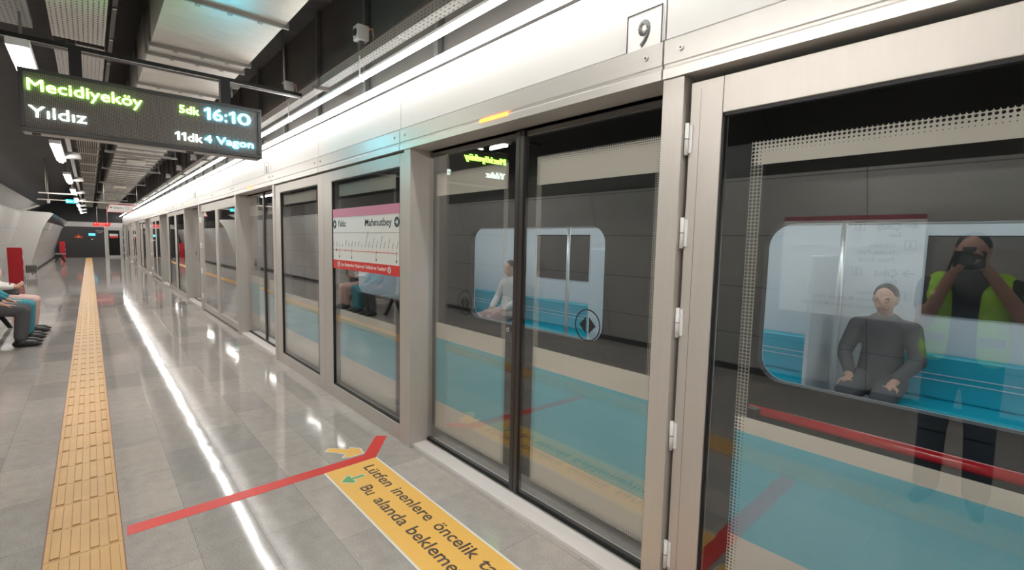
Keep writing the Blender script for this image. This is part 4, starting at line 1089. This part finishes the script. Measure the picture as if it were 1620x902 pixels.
# photographer, mirrored in the exit door glass: stands left of the camera, out of frame
def photographer(loc):
    b = MB()
    for q in (-1, 1):
        b.limb((0, q * .09, .92), (.02, q * .11, .50), .09, .06); b.limb((.02, q * .11, .50), (-.02, q * .12, .09), .055, .038)
        b.limb((-.02, q * .12, .08), (.13, q * .14, .03), .038, .026)
    b.limb((0, 0, .95), (-.01, 0, 1.20), .14, .135); b.limb((-.01, 0, 1.20), (0, 0, 1.36), .135, .14)
    for q in (-1, 1): b.limb((0, q * .06, 1.40), (0, q * .17, 1.385), .075, .065)
    b.limb((.0, 0, 1.40), (.03, 0, 1.52), .062, .055)
    head(b, (.06, 0, 1.605), (1, 0, 0), .12)
    # right arm bent up holding the grip, left arm below the lens
    b.limb((0, -.185, 1.38), (.17, -.27, 1.20), .055, .045); b.limb((.17, -.27, 1.20), (.21, -.085, 1.50), .045, .028)
    hand(b, (.205, -.085, 1.50), (.1, .25, .9), (.1, .9, -.2), 1, .7, 1)
    b.limb((0, .185, 1.38), (.18, .18, 1.17), .055, .045); b.limb((.18, .18, 1.17), (.25, .065, 1.47), .045, .028)
    hand(b, (.25, .065, 1.47), (.1, -.5, .7), (-.1, -.9, .3), 1, .6, -1)
    r = fuse(b, 'person', 'skin', voxel=.008, smooth=4); r.location = loc
    tag(r, 'photographer in a hi-vis vest holding a camera to the eye, mirrored in the exit door', 'person')
    m = MB(); m.limb((0, 0, .98), (-.01, 0, 1.20), .158, .155); m.limb((-.01, 0, 1.20), (0, 0, 1.36), .155, .155)
    for q in (-1, 1): m.limb((0, q * .06, 1.40), (0, q * .175, 1.38), .083, .074)
    m.limb((0, -.185, 1.38), (.09, -.23, 1.28), .072, .066); m.limb((0, .185, 1.38), (.09, .185, 1.27), .072, .066)
    fuse(m, 'shirt', 'cloth_black', r, voxel=.012, smooth=4)
    # open vest: two front panels and the back
    m = MB()
    for q in (-1, 1):
        m.limb((.10, q * .13, 1.00), (.10, q * .12, 1.34), .078, .070); m.limb((.08, q * .12, 1.36), (0, q * .14, 1.42), .066, .062)
    m.limb((-.06, 0, 1.0), (-.06, 0, 1.34), .16, .15)
    fuse(m, 'hi_vis_vest', 'hi_vis', r, voxel=.010, smooth=3)
    m = MB()
    for q in (-1, 1): m.box(.165, .19, q * .13 - .055, q * .13 + .055, 1.06, 1.11)
    m.build('reflective_band', 'steel', r)
    m = MB(); m.limb((0, 0, .93), (0, 0, 1.0), .155, .15)
    for q in (-1, 1): m.limb((0, q * .09, .90), (.02, q * .11, .50), .10, .075); m.limb((.02, q * .11, .50), (-.02, q * .12, .10), .074, .068)
    fuse(m, 'trousers', 'cloth_navy', r, voxel=.012, smooth=4)
    for q in (-1, 1):
        m = MB(); m.ell((-.02, q * .12, .05), (.06, .05, .05)); m.limb((.0, q * .12, .04), (.16, q * .145, .036), .045, .036)
        fuse(m, 'shoe', 'shoe', r, voxel=.010, smooth=3)
    m = MB(); m.ell((.035, 0, 1.640), (.100, .084, .088)); m.ell((-.01, 0, 1.61), (.062, .08, .09)); m.ell((.10, 0, 1.525), (.045, .06, .03))
    fuse(m, 'hair', 'hair_dark', r, voxel=.009, smooth=2)
    t = thing('camera_body', (loc[0] + .215, loc[1] + .0, loc[2] + 1.565), 'black camera with lens held to the face of the photographer', 'camera')
    MB().box(-.035, .035, -.075, .065, -.05, .045).box(-.03, .03, -.03, .03, .045, .07).build('body', 'black_metal', t, bevel=.006)
    MB().cyl((.035, 0, 0), (.10, 0, 0), .036, .040, 24).build('lens', 'black_metal', t)
    MB().cyl((.1005, 0, 0), (.101, 0, 0), .030, n=24).build('lens_glass', 'train_black_glass', t)
    MB().tube([(0, .065, .02), (-.08, .10, -.10), (-.13, .10, -.17)], .006).build('strap', 'cloth_black', t)
photographer((-.36, .36, 0))

# ------------------------------------------------------------------ metro train behind the glass
TXF = 2.40
t = thing('metro_train', (TXF, 0, 0), 'metro train, sides painted shade-dark, with a lit interior and turquoise seats behind the screen doors', 'train')
Y0, Y1 = -8.0, 7.4
wins = [(-5.4, -4.0), (-3.0, -1.55), (-.52, .93), (1.87, 3.28), (4.2, 5.63)]
wz0, wz1 = .975, 1.715
def rounded(y0, y1, z0, z1, r, n=6):
    P_ = []
    for cyq, czq, a0 in ((y1 - r, z1 - r, 0), (y0 + r, z1 - r, 90), (y0 + r, z0 + r, 180), (y1 - r, z0 + r, 270)):
        for i in range(n + 1):
            a = math.radians(a0 + 90 * i / n); P_.append((cyq + r * math.cos(a), czq + r * math.sin(a)))
    return P_
def side_wall(x0, x1, openings, mat, name, zlo, zhi, y0=Y0, y1=Y1):
    """plate with rounded openings, built bay by bay as closed rings"""
    mb = MB(); cur = y0
    for a, b in openings:
        m0, m1 = a - .06, b + .06
        mb.box(x0, x1, cur, m0, zlo, zhi)
        ring = rounded(a, b, wz0, wz1, .11)
        n = len(ring)
        def outer(p):
            cyq, czq = (a + b) / 2, (wz0 + wz1) / 2
            dy, dz = p[0] - cyq, p[1] - czq
            k = min(((m1 - m0) / 2) / abs(dy) if dy else 1e9, (.06 + (wz1 - wz0) / 2) / abs(dz) if dz else 1e9)
            return (cyq + dy * k, czq + dz * k)
        for i in range(n):
            j = (i + 1) % n
            mb.prism([ring[i], ring[j], outer(ring[j]), outer(ring[i])], (x0, 0, 0), (0, 1, 0), (0, 0, 1), (1, 0, 0), x1 - x0)
        # fill corners of the square ring
        mb.box(x0, x1, m0, m1, zlo, wz0 - .055); mb.box(x0, x1, m0, m1, wz1 + .055, zhi)
        cur = m1
    mb.box(x0, x1, cur, y1, zlo, zhi)
    return mb.build(name, mat, t)
side_wall(0, .05, wins, 'train_body', 'side_shell', -.25, 2.55)
side_wall(.05, .055, wins, 'train_white', 'inner_lining', .02, 2.1)
for a, b in wins:
    MB().box(.02, .026, a - .02, b + .02, wz0 - .02, wz1 + .02).build('window_pane', 'train_window', t) if 'train_window' in MATS else None
MB().box(0.05, 2.7, Y0, Y1, -.25, .0).build('floor_pan', 'train_floor', t)
MB().box(0.0, 2.75, Y0, Y1, 2.40, 2.65).build('roof', 'train_body', t)
MB().box(0.055, 2.65, Y0, Y1, 2.10, 2.14).build('interior_ceiling', 'train_white', t)
fw = [(-4.2, -2.9), (-.9, .72), (4.2, 5.2)]
MB().box(2.66, 2.72, Y0, Y1, 0, 2.4).build('far_side', 'train_white', t)
for a, b in fw: MB().box(2.645, 2.66, a, b, 1.10, 1.73).build('far_window', 'train_black_glass', t)
MB().box(0.05, 2.7, Y1 - .05, Y1, 0, 2.4).build('end_wall', 'train_white', t)
MB().box(0.05, 2.7, Y0, Y0 + .05, 0, 2.4).build('end_wall', 'train_white', t)
for x in (.75, 1.95): MB().box(x - .07, x + .07, Y0 + .3, Y1 - .3, 2.085, 2.098).build('interior_lamp', 'train_lamp', t)
for a, b in ((-6, -1.2), (-.9, .9), (1.4, 3.5), (3.8, 6.9)):
    MB().box(2.20, 2.62, a, b, .38, .45).build('seat_bench', 'train_teal', t, bevel=.02)
    MB().box(2.54, 2.64, a, b, .45, .80).build('seat_back', 'train_teal', t, bevel=.02)
    mb = MB()
    for z in (.60, .645): mb.box(2.535, 2.54, a + .02, b - .02, z, z + .006)
    mb.build('seat_piping', 'train_white', t)
for y in (-3.6, -.3, .95, 1.6, 3.35, 5.0): MB().cyl((1.3, y, 0), (1.3, y, 2.1), .018, n=12).build('grab_pole', 'steel', t)
MB().cyl((1.9, Y0 + .4, 1.80), (1.9, Y1 - .4, 1.80), .014, n=10).build('grab_rail', 'steel', t)
MB().cyl((.7, Y0 + .4, 1.80), (.7, Y1 - .4, 1.80), .014, n=10).build('grab_rail', 'steel', t)
for y in (1.32, 3.62): MB().box(2.0, 2.64, y, y + .03, .3, 1.55).build('draught_screen', 'train_white', t, bevel=.01)
seated((TXF + 2.36, 5.45, 0), 'train passenger in a white top seen through the left leaf of the nearest sliding door', 'cloth_white', 'cloth_pink', hold=False, rz=PI, voxel=.01)
seated((TXF + 2.36, .90, 0), 'train passenger in a grey top seen through the glass exit door', 'cloth_grey', 'cloth_grey', hold=False, rz=PI, voxel=.01)
seated((TXF + 2.36, 6.80, 0), 'train passenger in a blue top seen below the route map poster', 'cloth_blue', 'cloth_navy', hold=False, rz=PI, voxel=.01)
